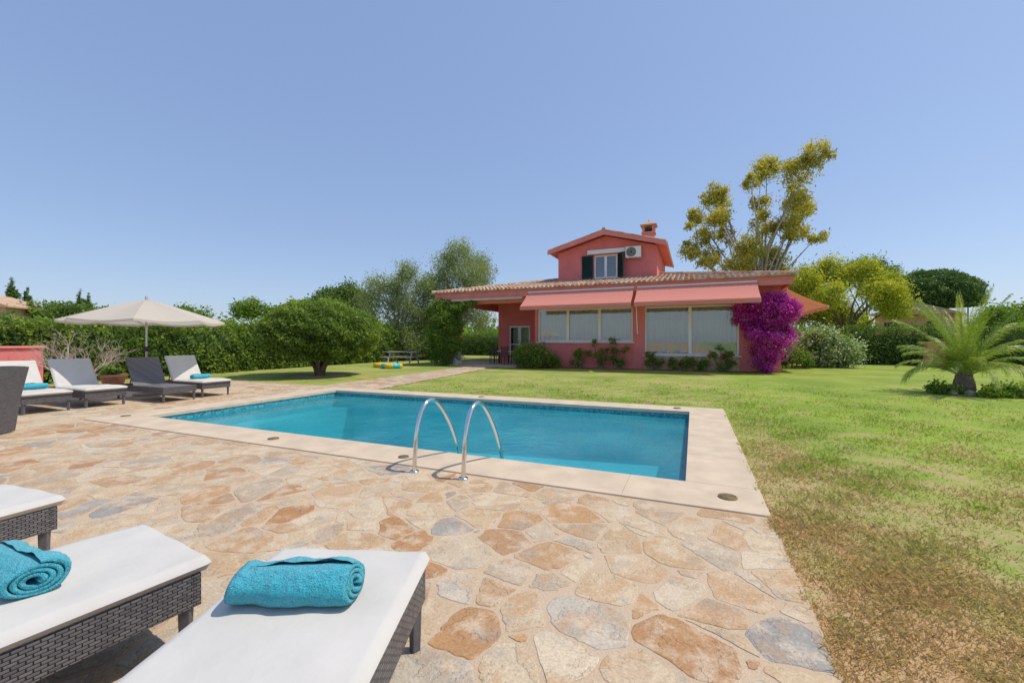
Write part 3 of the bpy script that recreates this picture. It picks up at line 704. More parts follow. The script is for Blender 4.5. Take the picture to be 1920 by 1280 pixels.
up.prism([(ux0,4.3),(ux1,4.3),(ux1,ue),(pkx,pk),(ux0,ue)],31.5,31.75)
up.obj('upper_wall',M['red'],hs)
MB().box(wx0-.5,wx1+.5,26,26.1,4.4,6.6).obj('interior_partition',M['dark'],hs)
ur=MB(); g0,g1=23.95,32.2; oe=.5; slope=.9/3.3; zr=7.66; xe0,xe1=ux0-oe,ux1+oe; hw=(xe1-xe0)/2; ze=zr-hw*slope
ur.add([(xe0,g0+.05,ze-.13),(pkx,g0+.05,zr-.13),(pkx,g1,zr-.13),(xe0,g1,ze-.13),(xe0,g0+.05,ze-.01),(pkx,g0+.05,zr-.01),(pkx,g1,zr-.01),(xe0,g1,ze-.01)],[(0,3,2,1),(4,5,6,7),(0,1,5,4),(2,3,7,6),(3,0,4,7)],1)
ur.add([(xe1,g0+.05,ze-.13),(pkx,g0+.05,zr-.13),(pkx,g1,zr-.13),(xe1,g1,ze-.13),(xe1,g0+.05,ze-.01),(pkx,g0+.05,zr-.01),(pkx,g1,zr-.01),(xe1,g1,ze-.01)],[(0,1,2,3),(4,7,6,5),(0,4,5,1),(2,6,7,3),(3,7,4,0)],1)
tiled(ur,(xe0,g1,ze),(0,-1,0),(1,0,0),g1-g0,hw,hw*slope,False,False); tiled(ur,(xe1,g0,ze),(0,1,0),(-1,0,0),g1-g0,hw,hw*slope,False,False)
ridge(ur,(pkx,g0,zr+.04),(pkx,g1,zr+.04))
ridge(ur,(xe0,g0+.03,ze+.0),(pkx,g0+.03,zr+.02),.05); ridge(ur,(xe1,g0+.03,ze+.0),(pkx,g0+.03,zr+.02),.05)
ur.obj('upper_roof',[M['tile'],M['redtrim']],hs)
MB().prism([(xe0,ze-.24),(pkx,zr-.26),(xe1,ze-.24),(xe1,ze-.0),(pkx,zr-.02),(xe0,ze-.0)],g0-.03,g0+.048).obj('bargeboard',M['redtrim'],hs)
MB().tube([(xe1+.03,g0,ze-.1),(xe1+.03,g1,ze-.1)],.06,8).obj('gutter',M['coping'],hs)
chm=MB(); cx,cy=-2.6,28.0
chm.box(cx-.36,cx+.36,cy-.36,cy+.36,6.6,8.15,0); chm.box(cx-.42,cx+.42,cy-.42,cy+.42,8.15,8.22,1)
for a in(-.3,.3):
    for b_ in(-.3,.3): chm.box(cx+a-.07,cx+a+.07,cy+b_-.07,cy+b_+.07,8.22,8.62,0)
chm.box(cx-.2,cx+.2,cy-.2,cy+.2,8.22,8.5,2)
chm.box(cx-.48,cx+.48,cy-.48,cy+.48,8.62,8.68,1)
chm.add([(cx-.5,cy-.5,8.68),(cx+.5,cy-.5,8.68),(cx+.5,cy+.5,8.68),(cx-.5,cy+.5,8.68),(cx,cy,8.98)],[(0,1,4),(1,2,4),(2,3,4),(3,0,4),(0,3,2,1)],1)
chm.tube([(cx,cy,8.93),(cx,cy,9.06)],[.07,.02],8,1)
chm.obj('chimney',[M['red'],M['tile'],M['dark']],hs)

def window(x0,x1,z0,z1,y,npan,parent,curt=True,fw=.085):
    w_=bpy.data.objects.new('window',None)
    scene.collection.objects.link(w_); w_.parent=parent; w_.location=((x0+x1)/2,y,z0); ox=(x0+x1)/2
    fr=MB(); X0,X1,H=x0-ox,x1-ox,z1-z0
    fr.box(X0,X1,0,.08,0,fw); fr.box(X0,X1,0,.08,H-fw,H); fr.box(X0,X0+fw,.0,.08,fw,H-fw); fr.box(X1-fw,X1,.0,.08,fw,H-fw)
    for i in range(1,npan):
        xm=X0+(X1-X0)*i/npan; fr.box(xm-fw*.85,xm+fw*.85,-.01,.075,fw,H-fw)
    fr.obj('frame',M['white'],w_,bevel=.006)
    gl=MB(); gl.add([(X0+fw,.045,fw),(X1-fw,.045,fw),(X1-fw,.045,H-fw),(X0+fw,.045,H-fw)],[(0,1,2,3)]); gl.obj('pane',M['glass'],w_)
    if curt:
        cm=MB(); nn=int((X1-X0)*36); vs=[]
        for i in range(nn+1):
            xx=X0+.03+(X1-X0-.06)*i/nn; 
            d=.05*math.sin(xx*26+math.sin(xx*3)*2)+.02*math.sin(xx*61)
            vs+= [(xx,.17+d,.03),(xx,.17+d*.8,H-.02)]
        cm.add(vs,[(2*i,2*i+2,2*i+3,2*i+1) for i in range(nn)]); cm.obj('curtain',M['curtain'],w_,smooth=True)
    MB().box(X0-.08,X1+.08,-.16,.0,-.05,0).obj('sill',M['white'],w_)
    return w_
window(-7.75,-2.75,1.33,3.07,WY+.08,3,hs); window(-2.2,1.9,.70,3.05,WY+.08,2,hs)
window(wx0,wx1,wz0,wz1,UY+.06,2,hs,curt=False)
dr=bpy.data.objects.new('door',None); scene.collection.objects.link(dr); dr.parent=hs; dr.location=(-10.05,24.55,0)
fr=MB(); 
for a,b_ in((-.7,0),(0,.7)):
    fr.box(a+.005,a+.09,0,.06,.05,2.33); fr.box(b_-.09,b_-.005,0,.06,.05,2.33); fr.box(a+.09,b_-.09,0,.06,.05,.16); fr.box(a+.09,b_-.09,0,.06,2.22,2.33); fr.box(a+.09,b_-.09,.01,.05,1.15,1.2)
fr.obj('frame',M['white'],dr); MB().add([(-.68,.03,.1),(.68,.03,.1),(.68,.03,2.3),(-.68,.03,2.3)],[(0,1,2,3)]).obj('pane',M['glass'],dr)
MB().box(-.68,.68,.5,.52,.1,2.3).obj('curtain',M['curtain'],dr)
MB().box(.02,.05,-.05,0,1.0,1.12).obj('handle',M['chrome'],dr)
def shutter(x0,x1,z0,z1,y,rot=0):
    mb=MB(); W_=x1-x0; H=z1-z0; mb.box(0,.06,0,.04,0,H);mb.box(W_-.06,W_,0,.04,0,H);mb.box(.06,W_-.06,0,.04,0,.08);mb.box(.06,W_-.06,0,.04,H-.08,H)
    k=int(H/.07)
    for i in range(k):
        z=.08+(H-.16)*i/k; mb.add([(.06,.005,z),(W_-.06,.005,z),(W_-.06,.035,z+.05),(.06,.035,z+.05)],[(0,1,2,3)])
    mb.box(.06,W_-.06,.036,.039,.08,H-.08)
    mb.obj('shutter',M['green'],hs,loc=(x0,y,z0),rot=(0,0,rot))
shutter(-6.05,-5.38,wz0-.02,wz1,UY-.06); shutter(-3.97,-3.35,wz0-.02,wz1,UY-.05,-.95)
MB().box(-5.7,-3.55,UY-.14,UY-.005,6.42,6.66).box(-5.7,-3.55,UY-.2,UY-.14,6.40,6.50).obj('awning_cassette',M['white'],hs,bevel=.02)
ac=bpy.data.objects.new('air_conditioner',None); scene.collection.objects.link(ac); ac.parent=hs; ac.location=(-3.08,UY-.36,6.02)
MB().box(-.42,.42,0,.3,0,.62).obj('casing',M['white'],ac,bevel=.02)
fg=MB(); fcx,fcz=-.1,.31
for rr_ in(.08,.13,.18,.23,.27):
    fg.tube([(fcx+rr_*math.cos(a),-.015,fcz+rr_*math.sin(a)) for a in np.linspace(0,2*math.pi,25)],.006,4,1,cap=False)
fg.add([(fcx,-.002,fcz)]+[(fcx+.27*math.cos(a),-.002,fcz+.27*math.sin(a)) for a in np.linspace(0,2*math.pi,25)],[(0,i+2,i+1) for i in range(24)],0)
fg.obj('fan_grille',[M['dark'],M['white']],ac)
for a in(-.3,.26): MB().box(a,a+.04,.0,.35,-.06,0).obj('bracket',M['alu'],ac)

def awning(x0,x1,yb,zb,yf,zf,mat,parent,val=.2):
    a=bpy.data.objects.new('awning',None); scene.collection.objects.link(a); a.parent=parent; a.location=(0,0,0)
    c=MB(); n=24
    for i in range(n):
        u0=x0+(x1-x0)*i/n; u1=x0+(x1-x0)*(i+1)/n
        m_=8; 
        for j in range(m_):
            f0,f1=j/m_,(j+1)/m_; s=lambda f:-.05*math.sin(math.pi*f)
            c.add([(u0,yb+(yf-yb)*f0,zb+(zf-zb)*f0+s(f0)),(u1,yb+(yf-yb)*f0,zb+(zf-zb)*f0+s(f0)),(u1,yb+(yf-yb)*f1,zb+(zf-zb)*f1+s(f1)),(u0,yb+(yf-yb)*f1,zb+(zf-zb)*f1+s(f1))],[(0,1,2,3)])
        w0=.02*math.sin(i*1.3); w1=.02*math.sin((i+1)*1.3)
        c.add([(u0,yf-.03,zf),(u1,yf-.03,zf),(u1,yf-.03+w1,zf-val),(u0,yf-.03+w0,zf-val)],[(0,1,2,3)])
    c.obj('cloth',mat,a)
    MB().box(x0,x1,yf-.02,yf+.04,zf-.07,zf-.01).obj('front_bar',M['white'],a)
    MB().box(x0,x1,yb,yb+.035,zb-.06,zb+.06).obj('cassette',M['white'],a)
    for xx in(x0+.35,x1-.35):
        k=.5 if xx<(x0+x1)/2 else -.5
        MB().tube([(xx,yb,zb-.12),(xx+k,(yb+yf)/2,(zb+zf)/2-.16),(xx,yf,zf-.08)],.022,6).obj('arm',M['white'],a)
    return a
awning(-8.0,-2.6,20.70,3.90,19.6,3.12,M['awn'],hs); awning(-2.45,2.5,20.70,3.90,19.55,3.12,M['awn'],hs)
sa=awning(0,5.0,0,3.70,-1.5,2.92,M['awn2'],hs,.16); sa.rotation_euler=(0,0,math.pi/2); sa.location=(3.9,22.3,0)
MB().box(-12.6,-8.3,20.55,20.749,3.60,3.72).obj('retracted_awning',M['coping'],hs,bevel=.02)
MB().tube([(-2.4,19.9,3.1),(-2.35,19.9,1.7)],.015,6).obj('awning_crank',M['white'],hs)

# ---------------- planting ----------------
bush('bougainvillea','magenta bougainvillea climbing the corner of the red house','bougainvillea',(2.85,20.95,0),
  [(0,0,2.7,.95,.45,.65),(.4,0,2.3,.75,.45,.6),(-.55,0,2.4,.6,.4,.55),(.05,-.1,1.6,.85,.5,.6),(-.05,0,.95,.65,.4,.5),(.3,0,3.05,.55,.4,.35),(-.05,-.05,.4,.4,.3,.35),(-.9,0,2.9,.3,.3,.25),(.95,0,2.8,.3,.3,.3)],36000,.08,[M['L_boug'],M['L_mid']],.09,nsub=24,sig=.27)
bush('climbing_vine','green climbing vine covering the porch column','climbing plant',(-12.95,20.65,0),
  [(0,0,.7,.7,.5,.7),(0,0,1.7,.8,.5,.7),(-.2,0,2.7,.9,.5,.6),(.45,0,2.2,.5,.4,.6),(.4,0,2.9,.5,.4,.5),(-.4,0,3.3,.6,.4,.4),(-.8,0,1.8,.6,.4,.6),(-.8,0,.7,.5,.4,.5),(.6,-.1,1.2,.35,.35,.5),(.9,0,3.3,.6,.3,.25),(1.5,0,3.45,.4,.25,.15),(-1.1,0,3.0,.35,.3,.3)],38000,.09,[M['L_mid'],M['L_red']],.015,nsub=24)
bush('shrub','rounded leafy shrub with a few red blossoms below the window','shrub',(-7.4,20.5,0),
  [(-.5,0,.7,.6,.5,.5),(.3,.1,.65,.55,.5,.45),(-.1,-.2,.45,.8,.5,.4),(-1.0,.1,.55,.35,.4,.4),(.8,.1,.35,.35,.3,.3)],12000,.09,[M['L_mid'],M['L_red']],.04,sig=.34)
for i,(x,hh) in enumerate([(-5.4,.95),(-4.3,1.45),(-3.3,1.2),(-1.6,.8),(-.7,.55),(.35,.5),(1.2,1.05)]):
    E=[(0,0,.25,.2,.12,.2)]
    for k in range(7):
        f=random.uniform(.3,1.0); E.append((random.uniform(-.6,.6)*(.4+.6*f),random.uniform(-.08,.08),hh*f,random.uniform(.09,.2),.1,random.uniform(.08,.18)))
    bush('rose_bush','straggly rose bush against the red house wall','rose bush',(x,21.12,0),E,850,.10,[M['L_mid'],M['L_red']],.07,nsub=4,sig=.5,group='rose bushes along the house wall')
rt=thing('round_tree','dense rounded evergreen tree on a short forked trunk','tree',(-13.8,12.5,0))
P,T=dome((0,0,1.72),(2.2,2.2,1.28),46000,.08,.06,.62)
P2,T2=crown([(1.5*math.cos(a),1.5*math.sin(a),1.75+.3*math.sin(a*2.3),.7,.7,.6) for a in np.linspace(0,5.6,8)]+[(.5,.2,2.55,.7,.7,.35),(-.6,-.3,2.5,.7,.7,.35)],14000,16,.26)
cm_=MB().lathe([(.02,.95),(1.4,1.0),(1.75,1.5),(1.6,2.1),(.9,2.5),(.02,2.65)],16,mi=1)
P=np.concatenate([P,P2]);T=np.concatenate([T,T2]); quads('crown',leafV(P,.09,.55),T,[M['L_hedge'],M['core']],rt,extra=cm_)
mb=MB()
for k in range(6):
    a=k*1.05; mb.tube([(.05*math.cos(a),.05*math.sin(a),-.05),(.18*math.cos(a),.18*math.sin(a),.35),(.65*math.cos(a),.65*math.sin(a),.95),(1.2*math.cos(a),1.2*math.sin(a),1.7)],[.13,.09,.055,.02],7)
mb.obj('trunk',M['bark'],rt,smooth=True)
MB().lathe([(.001,.0),(.9,-.005),(1.15,-.03)],24).obj('soil_bed',M['stonebase'],None,loc=(-13.8,12.5,0),kind='structure')

hedge('hedge','tall clipped green hedge running along the garden boundary',-20.8,-19.0,1.0,31,2.1,370,.12,M['L_hedge'],.12)
hedge('hedge','clipped garden hedge beyond the porch',-30,-6,37,38.5,2.2,220,.13,M['L_hedge'],.08)
hedge('hedge','low dark clipped hedge at the lawn edge',8.5,34,31.3,32.9,2.15,240,.12,M['L_dark'],.08)

tree('eucalyptus_tree','tall airy eucalyptus with yellow-green foliage and pale trunks','tree',site(.58,32),32,1418,
 [(1465,295,24,20),(1492,312,22,22),(1440,315,14,20),(1475,337,28,22),(1508,348,14,16),(1375,338,18,20),(1362,358,24,18),(1392,352,12,20),(1322,390,18,15),(1340,405,22,19),(1328,435,20,17),(1308,458,17,16),(1374,392,12,20),(1386,425,15,22),(1442,378,16,22),(1472,388,26,20),(1512,390,24,13),(1535,382,12,9),(1432,418,20,21),(1468,428,25,18),(1500,432,20,14),(1348,467,21,17),(1388,472,24,20),(1430,464,22,20),(1464,477,26,17),(1507,452,15,10),(1325,491,18,12),(1299,418,9,7),(1300,470,13,11),(1405,498,30,15),(1445,500,26,13),(1365,496,22,12),(1480,500,20,11)],
 44000,.185,M['L_euc'],M['palebark'],.24,nsub=14,sig=.27,aspect=.42,hang=.12,depth=2.5,fork=.22,sub=2)
tree('flowering_tree','spreading yellow-green flowering tree behind the house','tree',site(.797,29),29,1590,
 [(1500,528,26,20),(1540,515,26,20),(1575,505,28,20),(1610,512,26,20),(1640,530,24,22),(1658,548,16,20),(1520,560,30,24),(1565,545,30,26),(1605,555,30,24),(1640,575,25,22),(1590,585,32,20),(1540,590,28,18),(1620,602,25,16),(1490,550,20,18),(1500,585,20,18),(1655,600,16,12)],
 46000,.15,M['L_yel'],M['bark'],.2,nsub=24,sig=.33,depth=2.0,fork=.25)
xy=site(.99,45); pi=thing('stone_pine','umbrella-shaped stone pine with dense dark crown','tree',(xy[0],xy[1],0))
P,T=dome((0,0,6.0),(4.0,4.0,2.9),26000,.06,.05,5.0,4.0); Pb,Tb=crown([(2.4*math.cos(a),2.4*math.sin(a),6.2,1.4,1.4,1.1) for a in np.linspace(0,5.5,7)],8000,14,.25)
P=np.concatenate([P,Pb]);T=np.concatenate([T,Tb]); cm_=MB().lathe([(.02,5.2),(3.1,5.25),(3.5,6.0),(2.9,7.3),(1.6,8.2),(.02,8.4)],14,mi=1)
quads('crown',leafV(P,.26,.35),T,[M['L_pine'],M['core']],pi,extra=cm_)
mb=MB().tube([(0,0,-.1),(.1,0,2.5),(0,.1,4.0)],[.4,.3,.26],8)
for k in range(7):
    a=k*.9; mb.tube([(0,.1,3.8),(1.3*math.cos(a),1.3*math.sin(a),4.8),(2.6*math.cos(a),2.6*math.sin(a),5.5)],[.16,.1,.05],6)
mb.obj('trunk',M['bark'],pi,smooth=True)
for (px,d,cl,n,mt,nm,lb) in [
 (1625,52,[(1600,510,26,20),(1640,502,24,20),(1585,525,20,18),(1655,520,18,20),(1620,525,24,20)],12000,'L_dark','broadleaf_tree','dark rounded broadleaf tree beyond the garden'),
 (1880,34,[(1850,602,26,20),(1890,600,30,22),(1915,592,26,20),(1870,622,40,20),(1925,615,30,24)],18000,'L_mid','broadleaf_tree','bright green leafy tree behind the hedge'),
 (640,44,[(612,562,22,20),(648,552,26,20),(675,562,20,20),(635,580,40,20),(600,585,20,16)],16000,'L_dark','broadleaf_tree','dark rounded broadleaf tree beyond the hedge'),
 (475,42,[(455,583,18,14),(480,577,22,14),(505,587,16,14)],7000,'L_mid','broadleaf_tree','small rounded green tree beyond the hedge'),
 (560,40,[(540,590,22,12),(580,592,24,12)],5000,'L_dark','broadleaf_tree','small rounded green tree beyond the hedge'),
 (350,40,[(330,592,26,12),(370,590,26,12),(300,596,22,10)],6000,'L_mid','broadleaf_tree','small rounded green tree beyond the hedge'),
 (120,40,[(80,585,26,12),(110,582,26,12),(140,586,26,12),(165,588,26,12)],8000,'L_dark','broadleaf_tree','small rounded dark tree beyond the hedge')]:
    tree(nm,lb,'tree',site((px-960)/790,d),d,px,cl,n,.22,M[mt],M['bark'],.18,nsub=20,sig=.3,depth=1.5,fork=.4)
tree('pepper_tree','feathery grey-green pepper tree with drooping foliage','tree',site((836-960)/790,33),33,836,
 [(865,475,24,20),(838,490,22,20),(893,488,24,20),(912,512,18,20),(870,510,30,24),(830,522,26,22),(890,538,28,22),(850,550,30,22),(815,548,22,22),(800,520,14,16),(860,580,34,22),(910,560,18,20),(820,585,28,22),(895,590,26,20)],
 46000,.145,M['L_pep'],M['palebark'],.18,nsub=28,sig=.34,aspect=.3,hang=.3,depth=1.8,fork=.3)
tree('pepper_tree','loose weeping pepper tree standing behind the hedge','tree',site((745-960)/790,31),31,745,
 [(770,508,20,18),(745,525,22,18),(715,533,20,18),(693,550,18,20),(792,533,20,20),(730,558,28,24),(770,565,28,26),(700,585,20,26),(745,600,32,24),(795,595,24,26),(715,622,30,22),(775,628,28,22),(688,612,14,20)],
 46000,.145,M['L_pep'],M['palebark'],.18,nsub=28,sig=.35,aspect=.3,hang=.35,depth=1.8,fork=.2)
for (px,top,wd,d) in [(22,522,26,55),(50,540,20,58),(150,545,22,60),(165,552,16,62)]:
    xy=site((px-960)/790,d); t=thing('conifer_tree','distant dark conifer with layered branches','tree',(xy[0],xy[1],0)); k=d/790; H=1.35+(640-top)*k; E=[]
    for i in range(10):
        f=i/9; r_=wd*k*(1-f*.88)*.8
        for q_ in range(4 if f<.8 else 1):
            a=random.uniform(0,6.28); E.append((math.cos(a)*r_*.5,math.sin(a)*r_*.5,H*(.3+.68*f),r_*.6,r_*.6,.5))
    P,T=crown(E,9000,10,.34); quads('crown',leafV(P,.35,.3),T,M['L_pine'],t); MB().tube([(0,0,0),(0,0,H)],[.25,.03],6).obj('trunk',M['bark'],t)
bush('oleander_bush','oleander bush dotted with white blossoms beside the house','oleander bush',(6.5,27.4,0),
 [(0,0,1.0,1.2,1.0,.7),(-.9,0,.9,.8,.8,.6),(.9,0,.9,.8,.8,.6),(0,-.3,1.5,.9,.8,.45),(0,0,.6,1.5,1.1,.5)],26000,.10,[M['L_mid'],M['L_white']],.36,nsub=24)
bush('shrub','low spreading green shrub at the house corner','shrub',(4.6,25.4,0),[(0,0,.5,.7,.6,.4),(.5,.2,.4,.5,.5,.3)],5000,.09,[M['L_mid'],M['L_boug']],.02)
# palm
pm=thing('palm_tree','young date palm with arching fronds on a short trunk','palm tree',(6.5,14.8,0))
tm=MB(); prof=[(.14,-.05),(.20,.05),(.22,.18),(.20,.32),(.15,.44),(.10,.54)]
tm.lathe(prof,18)
for i in range(70):
    a=i*2.4; z=.04+.44*i/70; r_=.19-.09*(z/.5); c=Vector((math.cos(a)*r_,math.sin(a)*r_,z)); dd=Vector((math.cos(a),math.sin(a),1.3)).normalized()
    tm.tube([c,c+dd*.08],[.036,.018],5)
tm.obj('trunk',M['bark'],pm)
VV=[];TT=[]; ra=MB(); NF=46
for i in range(NF):
    a=i*2.39996; f=i/NF; el=math.radians(36+ 49*f+random.uniform(-5,5)); Lf=random.uniform(1.3,1.55)*(1.0 if f<.6 else 1.45)
    d=Vector((math.cos(a),math.sin(a),0)); side=Vector((-math.sin(a),math.cos(a),0)); p=Vector((0,0,.42+.12*f))+d*.05; pts=[p.copy()]; ang=el; ns=28; tw=random.uniform(-.2,.2)
    bend=math.radians(random.uniform(85,130))*(1.0-.80*f)
    for s in range(ns):
        ang=el-bend*(s/ns)**1.4; p=p+(d*math.cos(ang)+Vector((0,0,math.sin(ang)))+side*tw*s/ns)*(Lf/ns); pts.append(p.copy())
    ra.tube(pts,[.014*(1-.85*k/ns) for k in range(ns+1)],4,0,.8)
    base_t=rng.uniform(.3,.8)
    for s in range(4,ns+1):
        for hlf in(0,.33,.66):
            if s==ns and hlf: continue
            pp=pts[s].lerp(pts[min(s+1,ns)],hlf); tg=(pts[min(s+1,ns)]-pts[s-1]).normalized(); upv=tg.cross(side); upv=upv if upv.z>0 else -upv
            for sg in(-1,1):
                g_=s/ns; ll=.27*math.sin(math.pi*min(1,.2+g_*.74))**.7+.04
                dr_=(side*sg*(.7-.35*g_)+tg*(.8+.4*g_)+upv*random.uniform(-.2,.3)).normalized()
                mid_=pp+dr_*ll*.5+upv*.008; tip_=pp+dr_*ll+Vector((0,0,-.04-.07*random.random())); wv=tg*.010
                VV+=[pp-wv*.6,mid_-wv,tip_,mid_+wv]; TT.append(base_t+rng.uniform(-.2,.25))
ra.obj('frond_stem',M['L_palm'],pm)
quads('crown',np.array([tuple(v) for v in VV]),TT,M['L_palm'],pm)
bush('ground_cover_plant','low green creeping plant around the palm base','shrub',(6.9,14.4,0),[(.3,0,.12,.55,.3,.14),(-1.0,.1,.12,.35,.25,.14),(1.0,.1,.1,.4,.3,.1),(-.2,-.3,.08,.4,.2,.08)],5000,.06,[M['L_mid'],M['L_yel']],.15,stems=False)
for k in range(11):
    a=k*.57; c=(.58*math.cos(a),.5*math.sin(a)); s=random.uniform(.09,.15)
    base_=[(math.cos(u)*math.cos(v),math.sin(u)*math.cos(v),math.sin(v)) for v in(-1.2,-.4,.4,1.2) for u in np.linspace(0,2*math.pi,7)[:-1]]
    vs=[(x*s*random.uniform(.8,1.2),y*s*random.uniform(.8,1.2),.03+z*s*.7*random.uniform(.8,1.2)) for x,y,z in base_]
    fs=[(r_*6+q_,r_*6+(q_+1)%6,(r_+1)*6+(q_+1)%6,(r_+1)*6+q_) for r_ in range(3) for q_ in range(6)]+[tuple(range(18,24)),tuple(range(5,-1,-1))]
    o=MB(); o.add(vs,fs); oo=o.obj('border_rock',M['rock'],None,loc=(6.5+c[0],14.8+c[1],0)); oo['label']='rough grey stone edging the palm bed'; oo['category']='rock'; oo['group']='stones around the palm'

E=[]
for t_ in np.linspace(-2.0,2.0,150):
    for _ in range(2):
        d=random.uniform(65,110); x_,y_=site(t_,d); h_=random.uniform(2.5,4.6)*(d/75); E.append((x_,y_,h_*.55,3.2,3.2,h_*.5))
P,T=crown(E,80000,10,.3); P[:,2]=np.abs(P[:,2]); quads('distant_woods',leafV(P,.75,.6),T,M['L_mid'],kind='stuff',label='distant band of green woodland along the horizon')

# ---------------- small things ----------------
gw=thing('garden_wall','low red stucco garden wall behind the loungers','wall',(-17.6,3.2,0))
MB().box(-.15,.15,-3.2,2.7,-.1,1.15).obj('wall',M['red'],gw,bevel=.03); MB().box(-.2,.2,-3.25,2.75,1.15,1.22).obj('coping',M['redtrim'],gw,bevel=.02)
bs=thing('bare_shrub','leafless fig shrub with spreading pale branches','shrub',(-16.4,6.3,0)); mb=MB()
def grow(p,d,L,r,n):
    q_=p+d*L; mb.tube([p,p.lerp(q_,.5)+Vector((random.uniform(-1,1),random.uniform(-1,1),random.uniform(-1,1)))*L*.08,q_],[r,r*.85,r*.65],5)
    if n==0: return
    for _ in range(3 if n>1 else 2):
        nd=(d+Vector((random.uniform(-1,1),random.uniform(-1,1),random.uniform(-.5,.7)))*.75).normalized(); grow(q_,nd,L*random.uniform(.65,.9),r*.62,n-1)
for k in range(6):
    a=k*1.05; grow(Vector((0,0,0)),Vector((math.cos(a)*.8,math.sin(a)*.8,.8)).normalized(),.52,.025,4)
mb.obj('branches',M['palebark'],bs)
pt=thing('flower_pot','terracotta pot with a small plant on the patio','flower pot',(-14.75,6.35,0))
MB().lathe([(.001,0),(.19,0),(.26,.36),(.30,.37),(.30,.44),(.25,.44),(.24,.38),(.001,.37)],20).obj('pot',M['terracotta'],pt,smooth=True)
P,T=crown([(0,0,.52,.18,.18,.12)],700,10,.4); quads('plant',leafV(P,.09),T,M['L_mid'],pt)
pc=thing('picnic_table','weathered wooden picnic table with attached benches on lawn','picnic table',(-15.7,20.2,0),.15)
tb=MB()
for i in range(5): tb.box(-1.0,1.0,-.38+.155*i,-.38+.155*i+.145,.72,.76)
tb.obj('tabletop',M['wood'],pc)
for s in(-1,1): MB().box(-1.0,1.0,s*.72-.13,s*.72+.13,.43,.47).obj('bench',M['wood'],pc)
for x_ in(-.7,.7):
    f_=MB(); f_.box(x_-.03,x_+.03,-.8,.8,.38,.43); f_.box(x_-.03,x_+.03,-.38,.38,.66,.72)
    for s in(-1,1): f_.tube([(x_+.04,s*.6,0),(x_+.04,s*.25,.72)],.05,4)
    f_.obj('leg',M['wood'],pc)
def ring(R,r,loc,m1,label):
    mb=MB(); n=32
    for k in range(n):
        a0,a1=2*math.pi*k/n,2*math.pi*(k+1)/n; 
        vs=[]; 
        for a in(a0,a1):
            for j in range(12):
                b_=2*math.pi*j/12; vs.append(((R+r*math.cos(b_))*math.cos(a),(R+r*math.cos(b_))*math.sin(a),r+r*math.sin(b_)))
        mb.add(vs,[(j,j+12,(j+1)%12+12,(j+1)%12) for j in range(12)],1 if (k//4)%2 and m1 is None else 0)
    o=mb.obj('inflatable_ring',[M['yellow'] if m1 is None else m1,M['turq']],None,loc=loc,smooth=True); o['label']=label; o['category']='inflatable ring'
ring(.42,.13,(-14.2,17.4,-.02),None,'yellow and turquoise inflatable swim ring on the lawn')
ring(.38,.12,(-15.2,17.9,-.02),M['yellow'],'yellow inflatable swim ring lying on the lawn')
tbl=thing('dining_table','white dining table standing on the shaded porch','table',(-10.0,22.6,.05))
MB().box(-.8,.8,-.45,.45,.70,.74).obj('tabletop',M['white'],tbl,bevel=.01)
for a in(-.7,.7):
    for b_ in(-.36,.36): MB().box(a-.03,a+.03,b_-.03,b_+.03,0,.70).obj('leg',M['dark'],tbl)
for (x_,y_,r_) in((-9.7,21.7,0),(-10.5,21.8,.2),(-9.1,22.6,1.57),(-10.0,23.4,3.14)):
    c_=thing('porch_chair','dark slatted garden chair drawn up to the porch table','chair',(x_,y_,.05),r_,group='dark chairs around the porch table')
    MB().box(-.22,.22,-.22,.22,.42,.46).obj('seat',M['dark'],c_); bk=MB()
    bk.box(-.22,-.19,-.24,-.21,.46,1.05);bk.box(.19,.22,-.24,-.21,.46,1.05)
    for i in range(5): bk.box(-.19,.19,-.235,-.215,.52+.1*i,.58+.1*i)
    bk.obj('backrest',M['dark'],c_)
    for a in(-.2,.2):
        for b_ in(-.2,.2): MB().box(a-.015,a+.015,b_-.015,b_+.015,0,.42).obj('leg',M['dark'],c_)
def nhouse(xy,w_,d_,h_,mat,label,rot):
    t=thing('neighbour_house',label,'house',(xy[0],xy[1],0),rot); MB().box(-w_/2,w_/2,-d_/2,d_/2,0,h_).obj('wall',mat,t)
    r_=MB(); 
    r_.prism([(-w_/2-.4,h_+.003),(w_/2+.4,h_+.003),(w_/2+.4,h_+.12),(0,h_+1.3),(-w_/2-.4,h_+.12)],-d_/2-.4,d_/2+.4); r_.obj('roof',M['tile'],t)
    for a in(-.28,.28):
        MB().box(w_*a-.5,w_*a+.5,-d_/2-.04,-d_/2-.01,h_-1.9,h_-.7).obj('window',M['dark'],t)
nhouse(site((-25-960)/790,38),5.5,5,4.3,M['pinkw'],'pale pink neighbouring house with tiled roof',.75)
nhouse(site((1722-960)/790,42),5.5,6,3.9,M['ochre'],'ochre neighbouring house with low tiled roof',-.5)
o=MB().box(-.35,.35,-.3,.3,0,1.25).box(-.42,.42,-.37,.37,1.25,1.33).obj('gate_pier',M['red'],None,loc=(12.2,30.6,0),bevel=.02); o['label']='short red stucco pier beside the hedge'; o['category']='pier'
for (px_,d_) in((1815,60),(2080,56)):
    xy=site((px_-960)/790,d_); u_=thing('utility_pole','wooden utility pole carrying overhead cables','utility pole',(xy[0],xy[1],0),group='utility poles beyond the garden'); MB().tube([(0,0,0),(0,0,7.2)],[.12,.08],8).obj('pole',M['bark'],u_); MB().box(-.6,.6,-.05,.05,6.8,6.9).obj('crossarm',M['bark'],u_)
a_=site((1815-960)/790,60); b2=site((2080-960)/790,56)
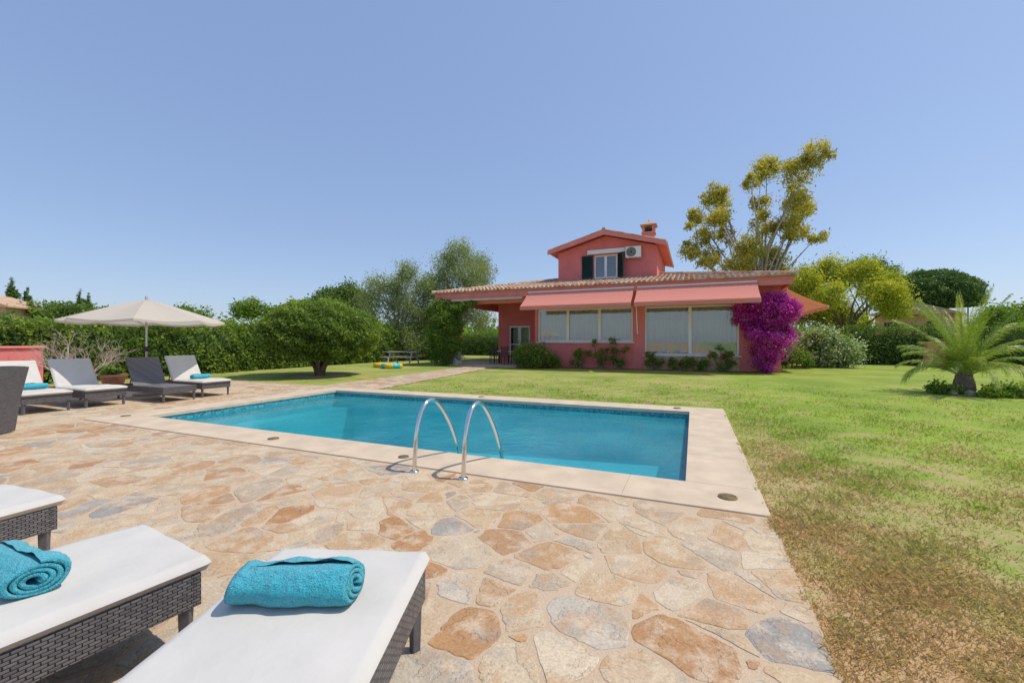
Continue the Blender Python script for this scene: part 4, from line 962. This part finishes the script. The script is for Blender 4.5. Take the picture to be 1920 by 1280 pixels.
for i_,zz in enumerate((6.9,6.3,5.8)):
    pts_=[(a_[0]+(b2[0]-a_[0])*f,a_[1]+(b2[1]-a_[1])*f,zz+.0-1.2*math.sin(math.pi*f)*.5+f*.8) for f in np.linspace(0,1,16)]
    o=MB().tube(pts_,.02,4).obj('overhead_cable',M['dark'],None); o['label']='thin dark overhead cable strung between utility poles'; o['category']='cable'; o['group']='overhead cables'

# ---------------- light, sky, camera ----------------
sd=Vector((.86,.42,0)).normalized(); el=math.radians(60)
sv=Vector((sd.x*math.cos(el),sd.y*math.cos(el),math.sin(el)))
L=bpy.data.lights.new('sun','SUN'); L.energy=3.5; L.angle=math.radians(.5); L.color=(1,.93,.82)
so=bpy.data.objects.new('sun',L); scene.collection.objects.link(so); so.rotation_euler=(-sv).to_track_quat('-Z','Y').to_euler(); so.location=(20,10,40)
wd=bpy.data.worlds.new('World'); scene.world=wd; wd.use_nodes=True; nt=wd.node_tree; nt.nodes.clear()
sk=nt.nodes.new('ShaderNodeTexSky'); sk.sky_type='NISHITA'; sk.sun_disc=False; sk.sun_elevation=el; sk.sun_rotation=math.atan2(sv.x,sv.y)
sk.air_density=1.0; sk.dust_density=.8; sk.ozone_density=1.5
m0=nt.nodes.new('ShaderNodeMix'); m0.data_type='RGBA'; m0.blend_type='MULTIPLY'; m0.inputs[0].default_value=1; m0.inputs[7].default_value=(.52,.50,.46,1)
mx=nt.nodes.new('ShaderNodeMix'); mx.data_type='RGBA'; mx.blend_type='ADD'; mx.inputs[0].default_value=1; mx.inputs[7].default_value=(1.08,1.55,2.80,1)
bg=nt.nodes.new('ShaderNodeBackground'); bg.inputs[1].default_value=.15; ow=nt.nodes.new('ShaderNodeOutputWorld')
nt.links.new(sk.outputs[0],m0.inputs[6]); nt.links.new(m0.outputs[2],mx.inputs[6]); nt.links.new(mx.outputs[2],bg.inputs[0]); nt.links.new(bg.outputs[0],ow.inputs[0])
cam=bpy.data.cameras.new('camera'); cam.lens=36*790/1920; cam.sensor_width=36; cam.clip_end=3000; cam.clip_start=.02
co=bpy.data.objects.new('camera',cam); scene.collection.objects.link(co); co.location=(0,0,1.35); co.rotation_euler=(math.pi/2,0,math.radians(23.3)); scene.camera=co
scene.view_settings.view_transform='Standard'; scene.view_settings.look='None'; scene.view_settings.exposure=0
